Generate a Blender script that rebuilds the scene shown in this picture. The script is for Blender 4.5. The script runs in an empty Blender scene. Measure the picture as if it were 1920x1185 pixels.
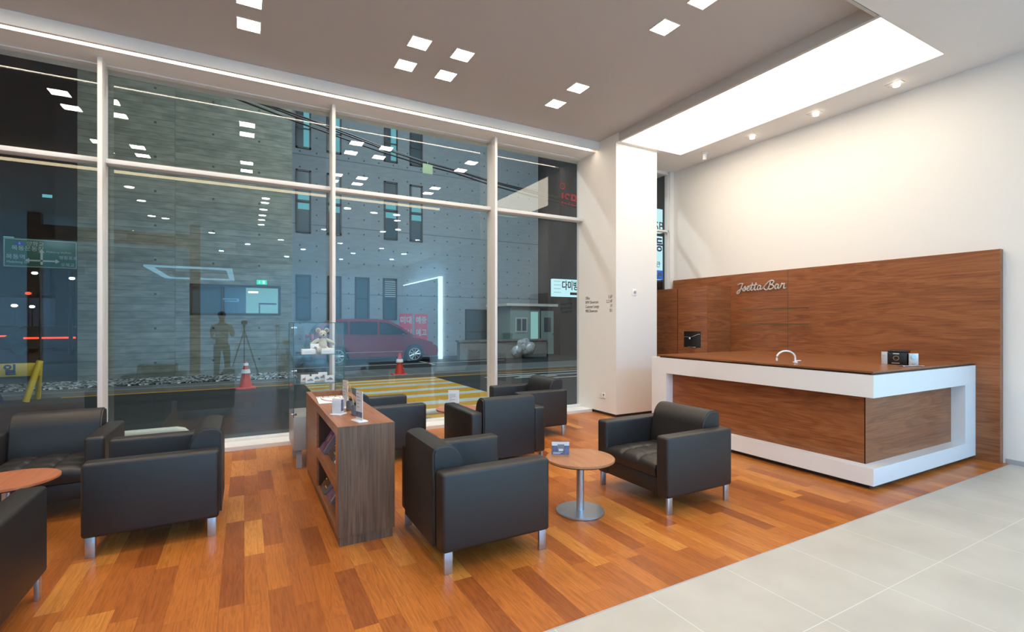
import bpy, bmesh, math, random
from mathutils import Vector, Matrix
random.seed(7)
PI = math.pi
SC = bpy.context.scene
COL = SC.collection

# ------------------------------------------------------------------ camera
cam_d = bpy.data.cameras.new('camera')
cam = bpy.data.objects.new('camera', cam_d)
COL.objects.link(cam)
cam_d.sensor_fit = 'HORIZONTAL'
cam_d.sensor_width = 36.0
cam_d.lens = 36.0 * 917.0 / 1920.0
cam_d.shift_y = 11.5 / 1920.0
cam_d.clip_start = 0.05
cam_d.clip_end = 300
YAW = math.atan2(502.0, 917.0)
cam.location = (0, 0, 1.5)
cam.rotation_euler = (PI / 2, 0, -YAW)
SC.camera = cam

# ------------------------------------------------------------------ world, exposure
w = bpy.data.worlds.new('night_sky'); SC.world = w
w.use_nodes = True
bg = w.node_tree.nodes['Background']
bg.inputs[0].default_value = (0.035, 0.055, 0.09, 1)
bg.inputs[1].default_value = 0.35
SC.view_settings.view_transform = 'Standard'
SC.view_settings.look = 'None'
SC.view_settings.gamma = 1
SC.view_settings.use_curve_mapping = False
SC.view_settings.exposure = 0.0

# strengths of the lamps of the place
S_SQUARE = 66.0
S_PANEL = 5.8
S_STRIP = 16.0
S_ROUND = 110.0
S_ROUND_FAR = 2000.0
S_COVE2 = 8.0
WARM = (1.0, 0.84, 0.66)
PANELC = (1.0, 0.88, 0.70)
COOL = (0.62, 0.82, 1.0)

def area(name, loc, target, sx, sy, power, color, spread=PI):
    l = bpy.data.lights.new(name, 'AREA'); l.shape = 'RECTANGLE'
    l.size = sx; l.size_y = sy; l.energy = power; l.color = color; l.spread = spread
    o = bpy.data.objects.new(name, l); COL.objects.link(o)
    o.location = loc
    d = Vector(target) - Vector(loc)
    o.rotation_euler = d.to_track_quat('-Z', 'Y').to_euler()
    return o
# added fill lights for the facades, crossing and road sign, unseen above the windows
area('added_street_fill', (-1.5, 11.0, 9.0), (-2.5, 16.8, 1.5), 1.2, 0.5, 130, (0.95, 1.0, 0.86))
area('added_street_fill', (4.5, 12.0, 10.5), (5.0, 21.0, 3.0), 1.2, 0.5, 560, (0.72, 0.90, 1.0))
area('added_street_fill', (3.0, 10.5, 8.5), (3.0, 10.6, 0.0), 1.0, 0.5, 330, (0.95, 1.0, 0.98))
area('added_street_fill', (9.5, 13.0, 9.5), (11.5, 20.0, 1.0), 1.2, 0.5, 330, (0.80, 0.94, 1.0))
area('added_street_fill', (-8.0, 25.0, 7.5), (-8.2, 30.0, 4.6), 1.0, 0.4, 160, (0.9, 1.0, 1.0))
# ------------------------------------------------------------------ materials
MATS = {}
def newmat(name):
    m = bpy.data.materials.new(name); m.use_nodes = True
    nt = m.node_tree
    for n in list(nt.nodes): nt.nodes.remove(n)
    out = nt.nodes.new('ShaderNodeOutputMaterial')
    MATS[name] = m
    return m, nt, out
class N:
    """tiny node helper"""
    def __init__(s, nt): s.nt = nt
    def n(s, t, **k):
        x = s.nt.nodes.new(t)
        for a, b in k.items(): setattr(x, a, b)
        return x
    def l(s, a, b): s.nt.links.new(a, b)
    def math(s, op, a, b=None, c=None):
        x = s.nt.nodes.new('ShaderNodeMath'); x.operation = op
        for i, v in enumerate((a, b, c)):
            if v is None: continue
            if isinstance(v, (int, float)): x.inputs[i].default_value = v
            else: s.nt.links.new(v, x.inputs[i])
        return x.outputs[0]
    def mix(s, f, a, b):
        x = s.nt.nodes.new('ShaderNodeMix'); x.data_type = 'RGBA'
        for i, v in ((0, f), (6, a), (7, b)):
            if isinstance(v, (int, float)): x.inputs[i].default_value = v
            elif isinstance(v, tuple): x.inputs[i].default_value = v if len(v) == 4 else (*v, 1)
            else: s.nt.links.new(v, x.inputs[i])
        return x.outputs[2]
    def ramp(s, f, stops):
        x = s.nt.nodes.new('ShaderNodeValToRGB')
        e = x.color_ramp.elements
        while len(e) < len(stops): e.new(0.5)
        for i, (p, c) in enumerate(stops):
            e[i].position = p; e[i].color = (*c, 1)
        s.nt.links.new(f, x.inputs[0])
        return x.outputs[0]
def pbsdf(h, out, rough=0.5, metal=0.0, spec=0.5):
    b = h.n('ShaderNodeBsdfPrincipled')
    b.inputs['Roughness'].default_value = rough
    b.inputs['Metallic'].default_value = metal
    b.inputs['Specular IOR Level'].default_value = spec
    h.l(b.outputs[0], out.inputs[0])
    return b
def simple(name, col, rough=0.5, metal=0.0, spec=0.5, var=0.06, scale=6.0, bump=0.0, bscale=200.0):
    m, nt, out = newmat(name); h = N(nt)
    b = pbsdf(h, out, rough, metal, spec)
    tc = h.n('ShaderNodeTexCoord')
    no = h.n('ShaderNodeTexNoise'); no.inputs['Scale'].default_value = scale
    h.l(tc.outputs['Object'], no.inputs['Vector'])
    c2 = tuple(max(0, c * (1 - 2 * var)) for c in col)
    h.l(h.mix(no.outputs[0], col, c2), b.inputs['Base Color'])
    if bump > 0:
        n2 = h.n('ShaderNodeTexNoise'); n2.inputs['Scale'].default_value = bscale
        h.l(tc.outputs['Object'], n2.inputs['Vector'])
        bp = h.n('ShaderNodeBump'); bp.inputs['Strength'].default_value = bump; bp.inputs['Distance'].default_value = 0.002
        h.l(n2.outputs[0], bp.inputs['Height']); h.l(bp.outputs[0], b.inputs['Normal'])
    return m
def emis(name, col, strength):
    m, nt, out = newmat(name); h = N(nt)
    e = h.n('ShaderNodeEmission'); e.inputs[0].default_value = (*col, 1); e.inputs[1].default_value = strength
    h.l(e.outputs[0], out.inputs[0]); return m
def glassmat(name, tint, ior=1.6, f0=None, rough=0.0, fmax=0.9):
    m, nt, out = newmat(name); h = N(nt)
    t = h.n('ShaderNodeBsdfTransparent'); t.inputs[0].default_value = (*tint, 1)
    g = h.n('ShaderNodeBsdfGlossy'); g.inputs['Roughness'].default_value = rough
    g.inputs[0].default_value = (0.95, 0.98, 1, 1)
    f = h.n('ShaderNodeFresnel'); f.inputs[0].default_value = ior
    ge = h.n('ShaderNodeNewGeometry')
    mx = h.n('ShaderNodeMixShader')
    h.l(h.math('MULTIPLY', f.outputs[0], h.math('SUBTRACT', 1.0, ge.outputs['Backfacing'])), mx.inputs[0]); h.l(t.outputs[0], mx.inputs[1]); h.l(g.outputs[0], mx.inputs[2])
    h.l(mx.outputs[0], out.inputs[0]); return m
def woodmat(name, dark, mid, light, axis='Y', rough=0.35, scale=1.0, spec=0.5):
    """veneer whose grain runs along the axis (object space)"""
    m, nt, out = newmat(name); h = N(nt)
    b = pbsdf(h, out, rough, 0, spec)
    tc = h.n('ShaderNodeTexCoord')
    mp = h.n('ShaderNodeMapping')
    s = {'X': (0.5, 4, 4), 'Y': (4, 0.5, 4), 'Z': (4, 4, 0.5)}[axis]
    mp.inputs['Scale'].default_value = tuple(v * scale for v in s)
    h.l(tc.outputs['Object'], mp.inputs[0])
    n1 = h.n('ShaderNodeTexNoise'); n1.inputs['Scale'].default_value = 1.3; n1.inputs['Detail'].default_value = 5
    n1.inputs['Distortion'].default_value = 0.9
    h.l(mp.outputs[0], n1.inputs['Vector'])
    rings = h.math('FRACT', h.math('MULTIPLY', n1.outputs[0], 7.0))
    tri = h.math('ABSOLUTE', h.math('SUBTRACT', rings, 0.5))
    mp2 = h.n('ShaderNodeMapping')
    s2 = {'X': (1.5, 60, 60), 'Y': (60, 1.5, 60), 'Z': (60, 60, 1.5)}[axis]
    mp2.inputs['Scale'].default_value = s2
    h.l(tc.outputs['Object'], mp2.inputs[0])
    n2 = h.n('ShaderNodeTexNoise'); n2.inputs['Scale'].default_value = 2.0; n2.inputs['Detail'].default_value = 3
    h.l(mp2.outputs[0], n2.inputs['Vector'])
    v = h.math('ADD', h.math('MULTIPLY', tri, 0.42), h.math('MULTIPLY', n2.outputs[0], 0.72))
    v = h.math('ADD', v, h.math('MULTIPLY', h.math('SUBTRACT', n1.outputs[0], 0.5), 0.3))
    c = h.ramp(v, [(0.18, dark), (0.5, mid), (0.85, light)])
    h.l(c, b.inputs['Base Color'])
    return m

M = {}
M['white'] = simple('white_paint', (0.83, 0.81, 0.78), 0.6, var=0.01)
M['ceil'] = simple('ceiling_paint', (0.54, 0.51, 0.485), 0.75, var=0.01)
M['frame'] = simple('window_frame_paint', (0.80, 0.78, 0.76), 0.4, var=0.01)
M['gloss_white'] = simple('counter_white', (0.84, 0.85, 0.86), 0.25, var=0.01)
M['leather'] = simple('black_leather', (0.0185, 0.0155, 0.0145), 0.47, spec=0.62, var=0.1, bump=0.12, bscale=260)
M['steel'] = simple('satin_steel', (0.52, 0.55, 0.60), 0.33, metal=0.85, var=0.03)
M['chrome'] = simple('chrome', (0.85, 0.85, 0.86), 0.12, metal=1.0, var=0.01)
M['black'] = simple('black_plastic', (0.012, 0.012, 0.013), 0.25, var=0.05)
M['darkline'] = simple('recess_dark', (0.04, 0.035, 0.032), 0.6)
M['grey'] = simple('grey_lacquer', (0.42, 0.42, 0.43), 0.35, var=0.02)
M['paper'] = simple('white_paper', (0.80, 0.80, 0.80), 0.6, var=0.01)
M['asphalt'] = simple('asphalt', (0.030, 0.032, 0.034), 0.75, var=0.25, scale=3, bump=0.4, bscale=60)
M['pave'] = simple('pavement', (0.14, 0.15, 0.15), 0.8, var=0.2, scale=5, bump=0.3, bscale=40)
M['kerb'] = simple('kerb_stone', (0.22, 0.22, 0.21), 0.8, var=0.15, scale=6)
M['yellowp'] = simple('yellow_road_paint', (0.68, 0.33, 0.004), 0.6, var=0.18, scale=14)
M['whitep'] = simple('white_road_paint', (0.55, 0.60, 0.58), 0.6, var=0.15, scale=14)
M['railp'] = simple('cream_rail_paint', (0.62, 0.62, 0.54), 0.4, var=0.04)
M['oranges'] = simple('cone_orange', (0.72, 0.06, 0.03), 0.5, var=0.06)
M['carred'] = simple('dark_red_car_paint', (0.20, 0.010, 0.016), 0.18, spec=0.8, var=0.03)
M['carglass'] = simple('car_glass', (0.01, 0.014, 0.02), 0.04, spec=0.9)
M['tyre'] = simple('tyre_rubber', (0.012, 0.012, 0.012), 0.8)
M['alloy'] = simple('alloy_wheel', (0.6, 0.62, 0.65), 0.3, metal=0.6)
M['darkframe'] = simple('dark_window_frame', (0.02, 0.022, 0.025), 0.5)
M['winpane'] = simple('night_window_pane', (0.04, 0.075, 0.09), 0.3, spec=0.3)
M['blind'] = emis('lit_window_blind', (0.25, 0.75, 0.85), 0.55)
M['roomlit'] = emis('lit_office_room', (0.42, 1.0, 0.86), 0.85)
M['tube'] = emis('lit_tube', (0.85, 1.0, 0.97), 4.0)
M['exit'] = emis('exit_sign_green', (0.05, 0.8, 0.45), 1.0)
M['signlit'] = emis('lit_sign_face', (0.62, 0.95, 1.0), 1.0)
M['signblue'] = emis('lit_sign_blue', (0.01, 0.12, 0.65), 1.0)
M['redneon'] = emis('red_lit_letters', (0.6, 0.03, 0.04), 0.5)
M['taillight'] = emis('tail_light', (1.0, 0.05, 0.02), 2.5)
M['headlight'] = emis('head_light', (1.0, 0.85, 0.6), 6.0)
M['whitelamp'] = emis('street_lamp_face', (0.85, 1.0, 1.0), 6.0)
M['ink'] = simple('black_ink', (0.03, 0.028, 0.028), 0.6)
M['inkbrown'] = simple('brown_vinyl_letters', (0.07, 0.05, 0.045), 0.6)
M['inkgrey'] = simple('grey_ink', (0.25, 0.25, 0.27), 0.6)
M['inkred'] = simple('red_ink', (0.45, 0.01, 0.03), 0.5)
M['redsign'] = simple('red_banner', (0.62, 0.05, 0.08), 0.6)
M['greensign'] = simple('green_road_sign', (0.005, 0.10, 0.07), 0.5)
M['bluesign'] = simple('blue_route_shield', (0.015, 0.03, 0.30), 0.5)
M['signwhite'] = simple('white_sign_letters', (0.4, 0.45, 0.45), 0.5)
M['barriery'] = simple('yellow_barrier', (0.75, 0.50, 0.03), 0.5, var=0.08)
M['navy'] = simple('navy_letters', (0.02, 0.03, 0.10), 0.5)
M['booth'] = simple('booth_wall', (0.20, 0.30, 0.27), 0.5)
M['plasticbag'] = simple('clear_plastic_bag', (0.5, 0.52, 0.55), 0.25, var=0.2, scale=20)
M['facade_dark'] = simple('dark_render', (0.035, 0.036, 0.04), 0.8, var=0.15)
M['tan'] = woodmat('tan_portal_wood', (0.30, 0.17, 0.09), (0.42, 0.26, 0.14), (0.5, 0.32, 0.18), 'X', 0.5)
M['plush'] = simple('cream_plush', (0.62, 0.57, 0.47), 0.95, var=0.12, scale=60, bump=0.8, bscale=300)
M['plushdark'] = simple('taupe_plush', (0.30, 0.24, 0.19), 0.95, var=0.1, scale=60)
M['reed'] = simple('reed_stick', (0.55, 0.30, 0.12), 0.7)
M['skin'] = simple('skin', (0.45, 0.26, 0.18), 0.5)
M['shirt'] = simple('light_blue_shirt', (0.35, 0.45, 0.55), 0.8)
M['trousers'] = simple('dark_trousers', (0.05, 0.045, 0.04), 0.8)
M['hair'] = simple('black_hair', (0.012, 0.01, 0.01), 0.6)
M['aluu'] = simple('brushed_front_panel', (0.66, 0.64, 0.62), 0.35, metal=0.3)
M['gold'] = simple('gold_ring', (0.75, 0.6, 0.35), 0.25, metal=0.9)
M['magpurple'] = simple('purple_magazine_cover', (0.36, 0.17, 0.33), 0.25, var=0.45, scale=18)
M['magamber'] = simple('amber_magazine_cover', (0.26, 0.11, 0.04), 0.25, var=0.45, scale=14)
M['amberlight'] = simple('amber_cover_print', (0.85, 0.55, 0.15), 0.3)
M['photo'] = simple('blue_photo_print', (0.22, 0.28, 0.50), 0.3, var=0.45, scale=30)
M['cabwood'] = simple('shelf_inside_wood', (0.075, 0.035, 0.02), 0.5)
M['greentag'] = simple('pale_green_tag', (0.45, 0.60, 0.38), 0.5)
M['cable'] = simple('black_cable', (0.008, 0.008, 0.009), 0.6)
M['led'] = emis('cool_led_edge', (0.55, 0.85, 1.0), 18.0)
M['glass'] = glassmat('window_glass', (0.93, 0.975, 0.985), 1.75)
M['cglass'] = glassmat('display_case_glass', (0.978, 0.992, 0.988), 1.5)
M['shelfglass'] = simple('glass_edge_green', (0.07, 0.09, 0.045), 0.1, spec=0.8)
M['acrylic'] = glassmat('clear_acrylic', (0.975, 0.98, 0.99), 1.45)
M['square'] = emis('square_downlight_diffuser', WARM, S_SQUARE)
M['panel'] = emis('light_ceiling_membrane', PANELC, S_PANEL)
M['strip'] = emis('cove_strip_light', WARM, S_STRIP)
M['strip2'] = emis('rear_cove_strip_light', (1.0, 0.8, 0.5), S_COVE2)
M['round'] = emis('round_downlight_diffuser', (1.0, 0.95, 0.88), S_ROUND)
M['roundfar'] = emis('cool_round_downlight_diffuser', (0.19, 0.55, 1.0), S_ROUND_FAR)
M['spot'] = emis('small_spot_lens', (1.0, 0.85, 0.65), 9.0)
# the joinery
M['walnut_y'] = woodmat('walnut_veneer_wall', (0.14, 0.042, 0.015), (0.285, 0.098, 0.035), (0.41, 0.165, 0.065), 'Y', 0.35)
M['walnut_x'] = woodmat('walnut_veneer_side', (0.14, 0.042, 0.015), (0.285, 0.098, 0.035), (0.41, 0.165, 0.065), 'X', 0.35)
M['walnut_z'] = woodmat('walnut_veneer_end', (0.07, 0.034, 0.018), (0.165, 0.088, 0.05), (0.27, 0.155, 0.092), 'Z', 0.4)
M['worktop'] = woodmat('worktop_veneer', (0.13, 0.04, 0.014), (0.26, 0.095, 0.034), (0.38, 0.16, 0.06), 'Y', 0.28)
M['racktop'] = woodmat('rack_top_veneer', (0.22, 0.085, 0.04), (0.34, 0.145, 0.07), (0.44, 0.21, 0.11), 'Y', 0.38)
M['tabletop'] = woodmat('table_top_veneer', (0.36, 0.15, 0.065), (0.46, 0.215, 0.10), (0.56, 0.29, 0.14), 'Y', 0.3, 0.8)
M['tabletop_red'] = woodmat('red_table_top_veneer', (0.40, 0.13, 0.06), (0.50, 0.18, 0.09), (0.58, 0.24, 0.12), 'Y', 0.3, 0.8)

def floor_wood():
    m, nt, out = newmat('teak_plank_floor'); h = N(nt)
    b = pbsdf(h, out, 0.33, 0, 0.35)
    tc = h.n('ShaderNodeTexCoord'); sp = h.n('ShaderNodeSeparateXYZ'); h.l(tc.outputs['Object'], sp.inputs[0])
    W, L = 0.118, 0.62
    xr = h.math('DIVIDE', sp.outputs[0], W); row = h.math('FLOOR', xr)
    wn = h.n('ShaderNodeTexWhiteNoise'); wn.noise_dimensions = '1D'; h.l(row, wn.inputs['W'])
    yr = h.math('ADD', h.math('DIVIDE', sp.outputs[1], L), h.math('MULTIPLY', wn.outputs[0], 7.3))
    colm = h.math('FLOOR', yr)
    cv = h.n('ShaderNodeCombineXYZ'); h.l(row, cv.inputs[0]); h.l(colm, cv.inputs[1])
    w2 = h.n('ShaderNodeTexWhiteNoise'); w2.noise_dimensions = '2D'; h.l(cv.outputs[0], w2.inputs['Vector'])
    base = h.ramp(w2.outputs['Value'], [(0.0, (0.30, 0.080, 0.018)), (0.2, (0.42, 0.122, 0.024)), (0.5, (0.49, 0.152, 0.028)), (0.8, (0.55, 0.185, 0.034)), (1.0, (0.64, 0.25, 0.050))])
    # grain, shifted per plank
    off = h.n('ShaderNodeVectorMath'); off.operation = 'MULTIPLY_ADD'
    off.inputs[1].default_value = (1, 1, 1)
    h.l(tc.outputs['Object'], off.inputs[0])
    sc = h.n('ShaderNodeVectorMath'); sc.operation = 'SCALE'; sc.inputs['Scale'].default_value = 11.0
    h.l(w2.outputs['Color'], sc.inputs[0]); h.l(sc.outputs[0], off.inputs[2])
    mp = h.n('ShaderNodeMapping'); mp.inputs['Scale'].default_value = (14, 1.3, 1); h.l(off.outputs[0], mp.inputs[0])
    n1 = h.n('ShaderNodeTexNoise'); n1.inputs['Scale'].default_value = 1.4; n1.inputs['Detail'].default_value = 6; n1.inputs['Distortion'].default_value = 1.2
    h.l(mp.outputs[0], n1.inputs['Vector'])
    rg = h.math('ABSOLUTE', h.math('SUBTRACT', h.math('FRACT', h.math('MULTIPLY', n1.outputs[0], 6.0)), 0.5))
    mp2 = h.n('ShaderNodeMapping'); mp2.inputs['Scale'].default_value = (170, 5, 1); h.l(off.outputs[0], mp2.inputs[0])
    n2 = h.n('ShaderNodeTexNoise'); n2.inputs['Scale'].default_value = 1.0; n2.inputs['Detail'].default_value = 3; h.l(mp2.outputs[0], n2.inputs['Vector'])
    g = h.math('ADD', h.math('MULTIPLY', rg, 0.55), h.math('MULTIPLY', n2.outputs[0], 0.75))
    grain = h.ramp(g, [(0.1, (0.55, 0.48, 0.42)), (0.55, (0.95, 0.95, 0.95)), (0.95, (1.2, 1.25, 1.3))])
    mul = h.n('ShaderNodeMix'); mul.data_type = 'RGBA'; mul.blend_type = 'MULTIPLY'; mul.inputs[0].default_value = 1.0
    h.l(base, mul.inputs[6]); h.l(grain, mul.inputs[7])
    # joints
    fx = h.math('FRACT', xr); fy = h.math('FRACT', yr)
    jx = h.math('LESS_THAN', h.math('SUBTRACT', 0.5, h.math('ABSOLUTE', h.math('SUBTRACT', fx, 0.5))), 0.009)
    jy = h.math('LESS_THAN', h.math('SUBTRACT', 0.5, h.math('ABSOLUTE', h.math('SUBTRACT', fy, 0.5))), 0.0018)
    j = h.math('MULTIPLY', h.math('MAXIMUM', jx, jy), 0.55)
    h.l(h.mix(j, mul.outputs[2], (0.16, 0.05, 0.01)), b.inputs['Base Color'])
    return m
def floor_tile():
    m, nt, out = newmat('beige_stone_tile'); h = N(nt)
    b = pbsdf(h, out, 0.42, 0, 0.4)
    tc = h.n('ShaderNodeTexCoord'); sp = h.n('ShaderNodeSeparateXYZ'); h.l(tc.outputs['Object'], sp.inputs[0])
    T = 0.62
    fx = h.math('FRACT', h.math('DIVIDE', h.math('SUBTRACT', sp.outputs[0], 3.19), T))
    fy = h.math('FRACT', h.math('DIVIDE', h.math('SUBTRACT', sp.outputs[1], 1.40), T))
    ex = h.math('SUBTRACT', 0.5, h.math('ABSOLUTE', h.math('SUBTRACT', fx, 0.5)))
    ey = h.math('SUBTRACT', 0.5, h.math('ABSOLUTE', h.math('SUBTRACT', fy, 0.5)))
    j = h.math('LESS_THAN', h.math('MINIMUM', ex, ey), 0.0032)
    n1 = h.n('ShaderNodeTexNoise'); n1.inputs['Scale'].default_value = 2.6; n1.inputs['Detail'].default_value = 5
    h.l(tc.outputs['Object'], n1.inputs['Vector'])
    c = h.ramp(n1.outputs[0], [(0.3, (0.46, 0.425, 0.365)), (0.7, (0.54, 0.505, 0.44))])
    h.l(h.mix(j, c, (0.66, 0.67, 0.60)), b.inputs['Base Color'])
    return m
def board_concrete(name, c1, c2, board=0.19, dots=(1.2, 0.95)):
    m, nt, out = newmat(name); h = N(nt)
    b = pbsdf(h, out, 0.85)
    tc = h.n('ShaderNodeTexCoord'); sp = h.n('ShaderNodeSeparateXYZ'); h.l(tc.outputs['Object'], sp.inputs[0])
    zr = h.math('DIVIDE', sp.outputs[2], board); zi = h.math('FLOOR', zr); fz = h.math('FRACT', zr)
    wn = h.n('ShaderNodeTexWhiteNoise'); wn.noise_dimensions = '1D'; h.l(zi, wn.inputs['W'])
    xr = h.math('ADD', h.math('DIVIDE', sp.outputs[0], 1.9), h.math('MULTIPLY', wn.outputs[0], 5.7))
    cv = h.n('ShaderNodeCombineXYZ'); h.l(zi, cv.inputs[0]); h.l(h.math('FLOOR', xr), cv.inputs[1])
    w2 = h.n('ShaderNodeTexWhiteNoise'); w2.noise_dimensions = '2D'; h.l(cv.outputs[0], w2.inputs['Vector'])
    mp = h.n('ShaderNodeMapping'); mp.inputs['Scale'].default_value = (1.2, 1, 5); h.l(tc.outputs['Object'], mp.inputs[0])
    n1 = h.n('ShaderNodeTexNoise'); n1.inputs['Scale'].default_value = 2.0; n1.inputs['Detail'].default_value = 6; h.l(mp.outputs[0], n1.inputs['Vector'])
    v = h.math('ADD', h.math('MULTIPLY', w2.outputs[0], 0.16 if board < 0.5 else 0.08), h.math('MULTIPLY', n1.outputs[0], 0.75))
    c = h.ramp(v, [(0.25, c1), (0.8, c2)])
    ln = h.math('LESS_THAN', h.math('SUBTRACT', 0.5, h.math('ABSOLUTE', h.math('SUBTRACT', fz, 0.5))), 0.035 if board < 0.5 else 0.006)
    c = h.mix(h.math('MULTIPLY', ln, 0.55), c, (0.02, 0.02, 0.02))
    dx = h.math('SUBTRACT', h.math('FRACT', h.math('DIVIDE', sp.outputs[0], dots[0])), 0.5)
    dz = h.math('SUBTRACT', h.math('FRACT', h.math('DIVIDE', sp.outputs[2], dots[1])), 0.5)
    d2 = h.math('ADD', h.math('POWER', h.math('MULTIPLY', dx, dots[0]), 2.0), h.math('POWER', h.math('MULTIPLY', dz, dots[1]), 2.0))
    dot = h.math('LESS_THAN', d2, 0.0011)
    c = h.mix(h.math('MULTIPLY', dot, 0.8), c, (0.015, 0.015, 0.015))
    h.l(c, b.inputs['Base Color'])
    return m
def gravel_mat():
    m, nt, out = newmat('white_gravel'); h = N(nt)
    b = pbsdf(h, out, 0.7)
    tc = h.n('ShaderNodeTexCoord')
    v = h.n('ShaderNodeTexVoronoi'); v.inputs['Scale'].default_value = 20; h.l(tc.outputs['Object'], v.inputs['Vector'])
    sp = h.n('ShaderNodeSeparateColor'); h.l(v.outputs['Color'], sp.inputs[0])
    c = h.ramp(sp.outputs[0], [(0.35, (0.02, 0.022, 0.024)), (0.62, (0.12, 0.13, 0.13)), (0.9, (0.9, 0.95, 0.95))])
    h.l(c, b.inputs['Base Color'])
    bp = h.n('ShaderNodeBump'); bp.inputs['Strength'].default_value = 0.8; bp.inputs['Distance'].default_value = 0.05
    h.l(v.outputs['Distance'], bp.inputs['Height']); h.l(bp.outputs[0], b.inputs['Normal'])
    return m
M['floorwood'] = floor_wood(); M['floortile'] = floor_tile(); M['gravel'] = gravel_mat()
M['boardA'] = board_concrete('board_marked_concrete', (0.10, 0.11, 0.09), (0.30, 0.31, 0.26))
M['boardB'] = board_concrete('smooth_panel_concrete', (0.22, 0.25, 0.265), (0.30, 0.335, 0.35), board=2.75, dots=(0.62, 0.62))

# ------------------------------------------------------------------ geometry helpers
class MB:
    def __init__(s): s.bm = bmesh.new(); s.mats = []
    def mi(s, m):
        if m not in s.mats: s.mats.append(m)
        return s.mats.index(m)
    def _tag(s, geom_faces, m):
        i = s.mi(m)
        for f in geom_faces: f.material_index = i
    def box(s, a, b, m=None, bev=0.0, seg=2, mat=None):
        x0, y0, z0 = a; x1, y1, z1 = b
        t = bmesh.new()
        bmesh.ops.create_cube(t, size=1)
        for v in t.verts:
            v.co = Vector(((x0 + x1) / 2 + v.co.x * (x1 - x0), (y0 + y1) / 2 + v.co.y * (y1 - y0), (z0 + z1) / 2 + v.co.z * (z1 - z0)))
        if bev > 0:
            bmesh.ops.bevel(t, geom=list(t.edges), offset=bev, segments=seg, affect='EDGES', profile=0.5)
        s.merge(t, m, mat); return s
    def merge(s, t, m=None, mat=None):
        i = s.mi(m) if m is not None else 0
        vm = {}
        for v in t.verts:
            co = v.co.copy()
            if mat is not None: co = mat @ co
            vm[v] = s.bm.verts.new(co)
        for f in t.faces:
            try:
                nf = s.bm.faces.new([vm[v] for v in f.verts]); nf.material_index = i
            except ValueError: pass
        t.free()
    def cyl(s, c, r, h, m=None, seg=32, r2=None, axis='Z', bev=0.0, mat=None):
        t = bmesh.new()
        bmesh.ops.create_cone(t, cap_ends=True, segments=seg, radius1=r, radius2=r if r2 is None else r2, depth=h)
        if bev > 0:
            es = [e for e in t.edges if len(e.link_faces) == 2 and any(len(f.verts) > 4 for f in e.link_faces)]
            bmesh.ops.bevel(t, geom=es, offset=bev, segments=2, affect='EDGES')
        R = {'Z': Matrix.Identity(4), 'Y': Matrix.Rotation(PI / 2, 4, 'X'), 'X': Matrix.Rotation(PI / 2, 4, 'Y')}[axis]
        T = Matrix.Translation(Vector(c)) @ R
        if mat is not None: T = mat @ T
        s.merge(t, m, T); return s
    def sph(s, c, r, m=None, sc=(1, 1, 1), seg=20, mat=None):
        t = bmesh.new(); bmesh.ops.create_uvsphere(t, u_segments=seg, v_segments=seg // 2 + 2, radius=r)
        T = Matrix.Translation(Vector(c)) @ Matrix.Diagonal((*sc, 1))
        if mat is not None: T = mat @ T
        s.merge(t, m, T); return s
    def tube(s, pts, r, m=None, seg=10, taper=None):
        pts = [Vector(p) for p in pts]
        i0 = s.mi(m) if m is not None else 0
        rings = []
        up = Vector((0, 0, 1))
        for k, p in enumerate(pts):
            d = (pts[min(k + 1, len(pts) - 1)] - pts[max(k - 1, 0)]).normalized()
            u = up if abs(d.dot(up)) < 0.95 else Vector((1, 0, 0))
            a = d.cross(u).normalized(); b = a.cross(d).normalized()
            rr = r if taper is None else r * taper[k]
            rings.append([s.bm.verts.new(p + a * (rr * math.cos(2 * PI * j / seg)) + b * (rr * math.sin(2 * PI * j / seg))) for j in range(seg)])
        for k in range(len(rings) - 1):
            for j in range(seg):
                f = s.bm.faces.new((rings[k][j], rings[k][(j + 1) % seg], rings[k + 1][(j + 1) % seg], rings[k + 1][j])); f.material_index = i0
        for rg in (rings[0][::-1], rings[-1]):
            f = s.bm.faces.new(rg); f.material_index = i0
        return s
    def prism(s, poly, a, b, m=None, axis='Y', bev=0.0, seg=3):
        """poly in the plane across the axis, extruded from a to b. axis Y: (x,z); X: (y,z); Z: (x,y)"""
        t = bmesh.new()
        def P(u, v, w): return {'Y': (u, w, v), 'X': (w, u, v), 'Z': (u, v, w)}[axis]
        v0 = [t.verts.new(P(u, v, a)) for u, v in poly]; v1 = [t.verts.new(P(u, v, b)) for u, v in poly]
        f0 = t.faces.new(v0); f1 = t.faces.new(v1[::-1])
        n = len(poly)
        for k in range(n): t.faces.new((v0[k], v1[k], v1[(k + 1) % n], v0[(k + 1) % n]))
        bmesh.ops.recalc_face_normals(t, faces=list(t.faces))
        if bev > 0:
            es = [e for e in t.edges if any(len(f.verts) > 4 for f in e.link_faces)] if n > 4 else list(t.edges)
            bmesh.ops.bevel(t, geom=es, offset=bev, segments=seg, affect='EDGES')
        s.merge(t, m); return s
    def build(s, name, m=None, parent=None, loc=(0, 0, 0), smooth=True, angle=40):
        bmesh.ops.recalc_face_normals(s.bm, faces=list(s.bm.faces))
        me = bpy.data.meshes.new(name); s.bm.to_mesh(me); s.bm.free()
        if m is not None: me.materials.append(M[m] if isinstance(m, str) else m)
        else:
            for q in s.mats: me.materials.append(M[q])
        if smooth:
            for p in me.polygons: p.use_smooth = True
            me.set_sharp_from_angle(angle=math.radians(angle))
        o = bpy.data.objects.new(name, me); COL.objects.link(o)
        o.location = loc
        if parent is not None: o.parent = parent
        return o
def tag(o, label=None, cat=None, group=None, kind=None):
    if label: o['label'] = label
    if cat: o['category'] = cat
    if group: o['group'] = group
    if kind: o['kind'] = kind
    return o
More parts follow.
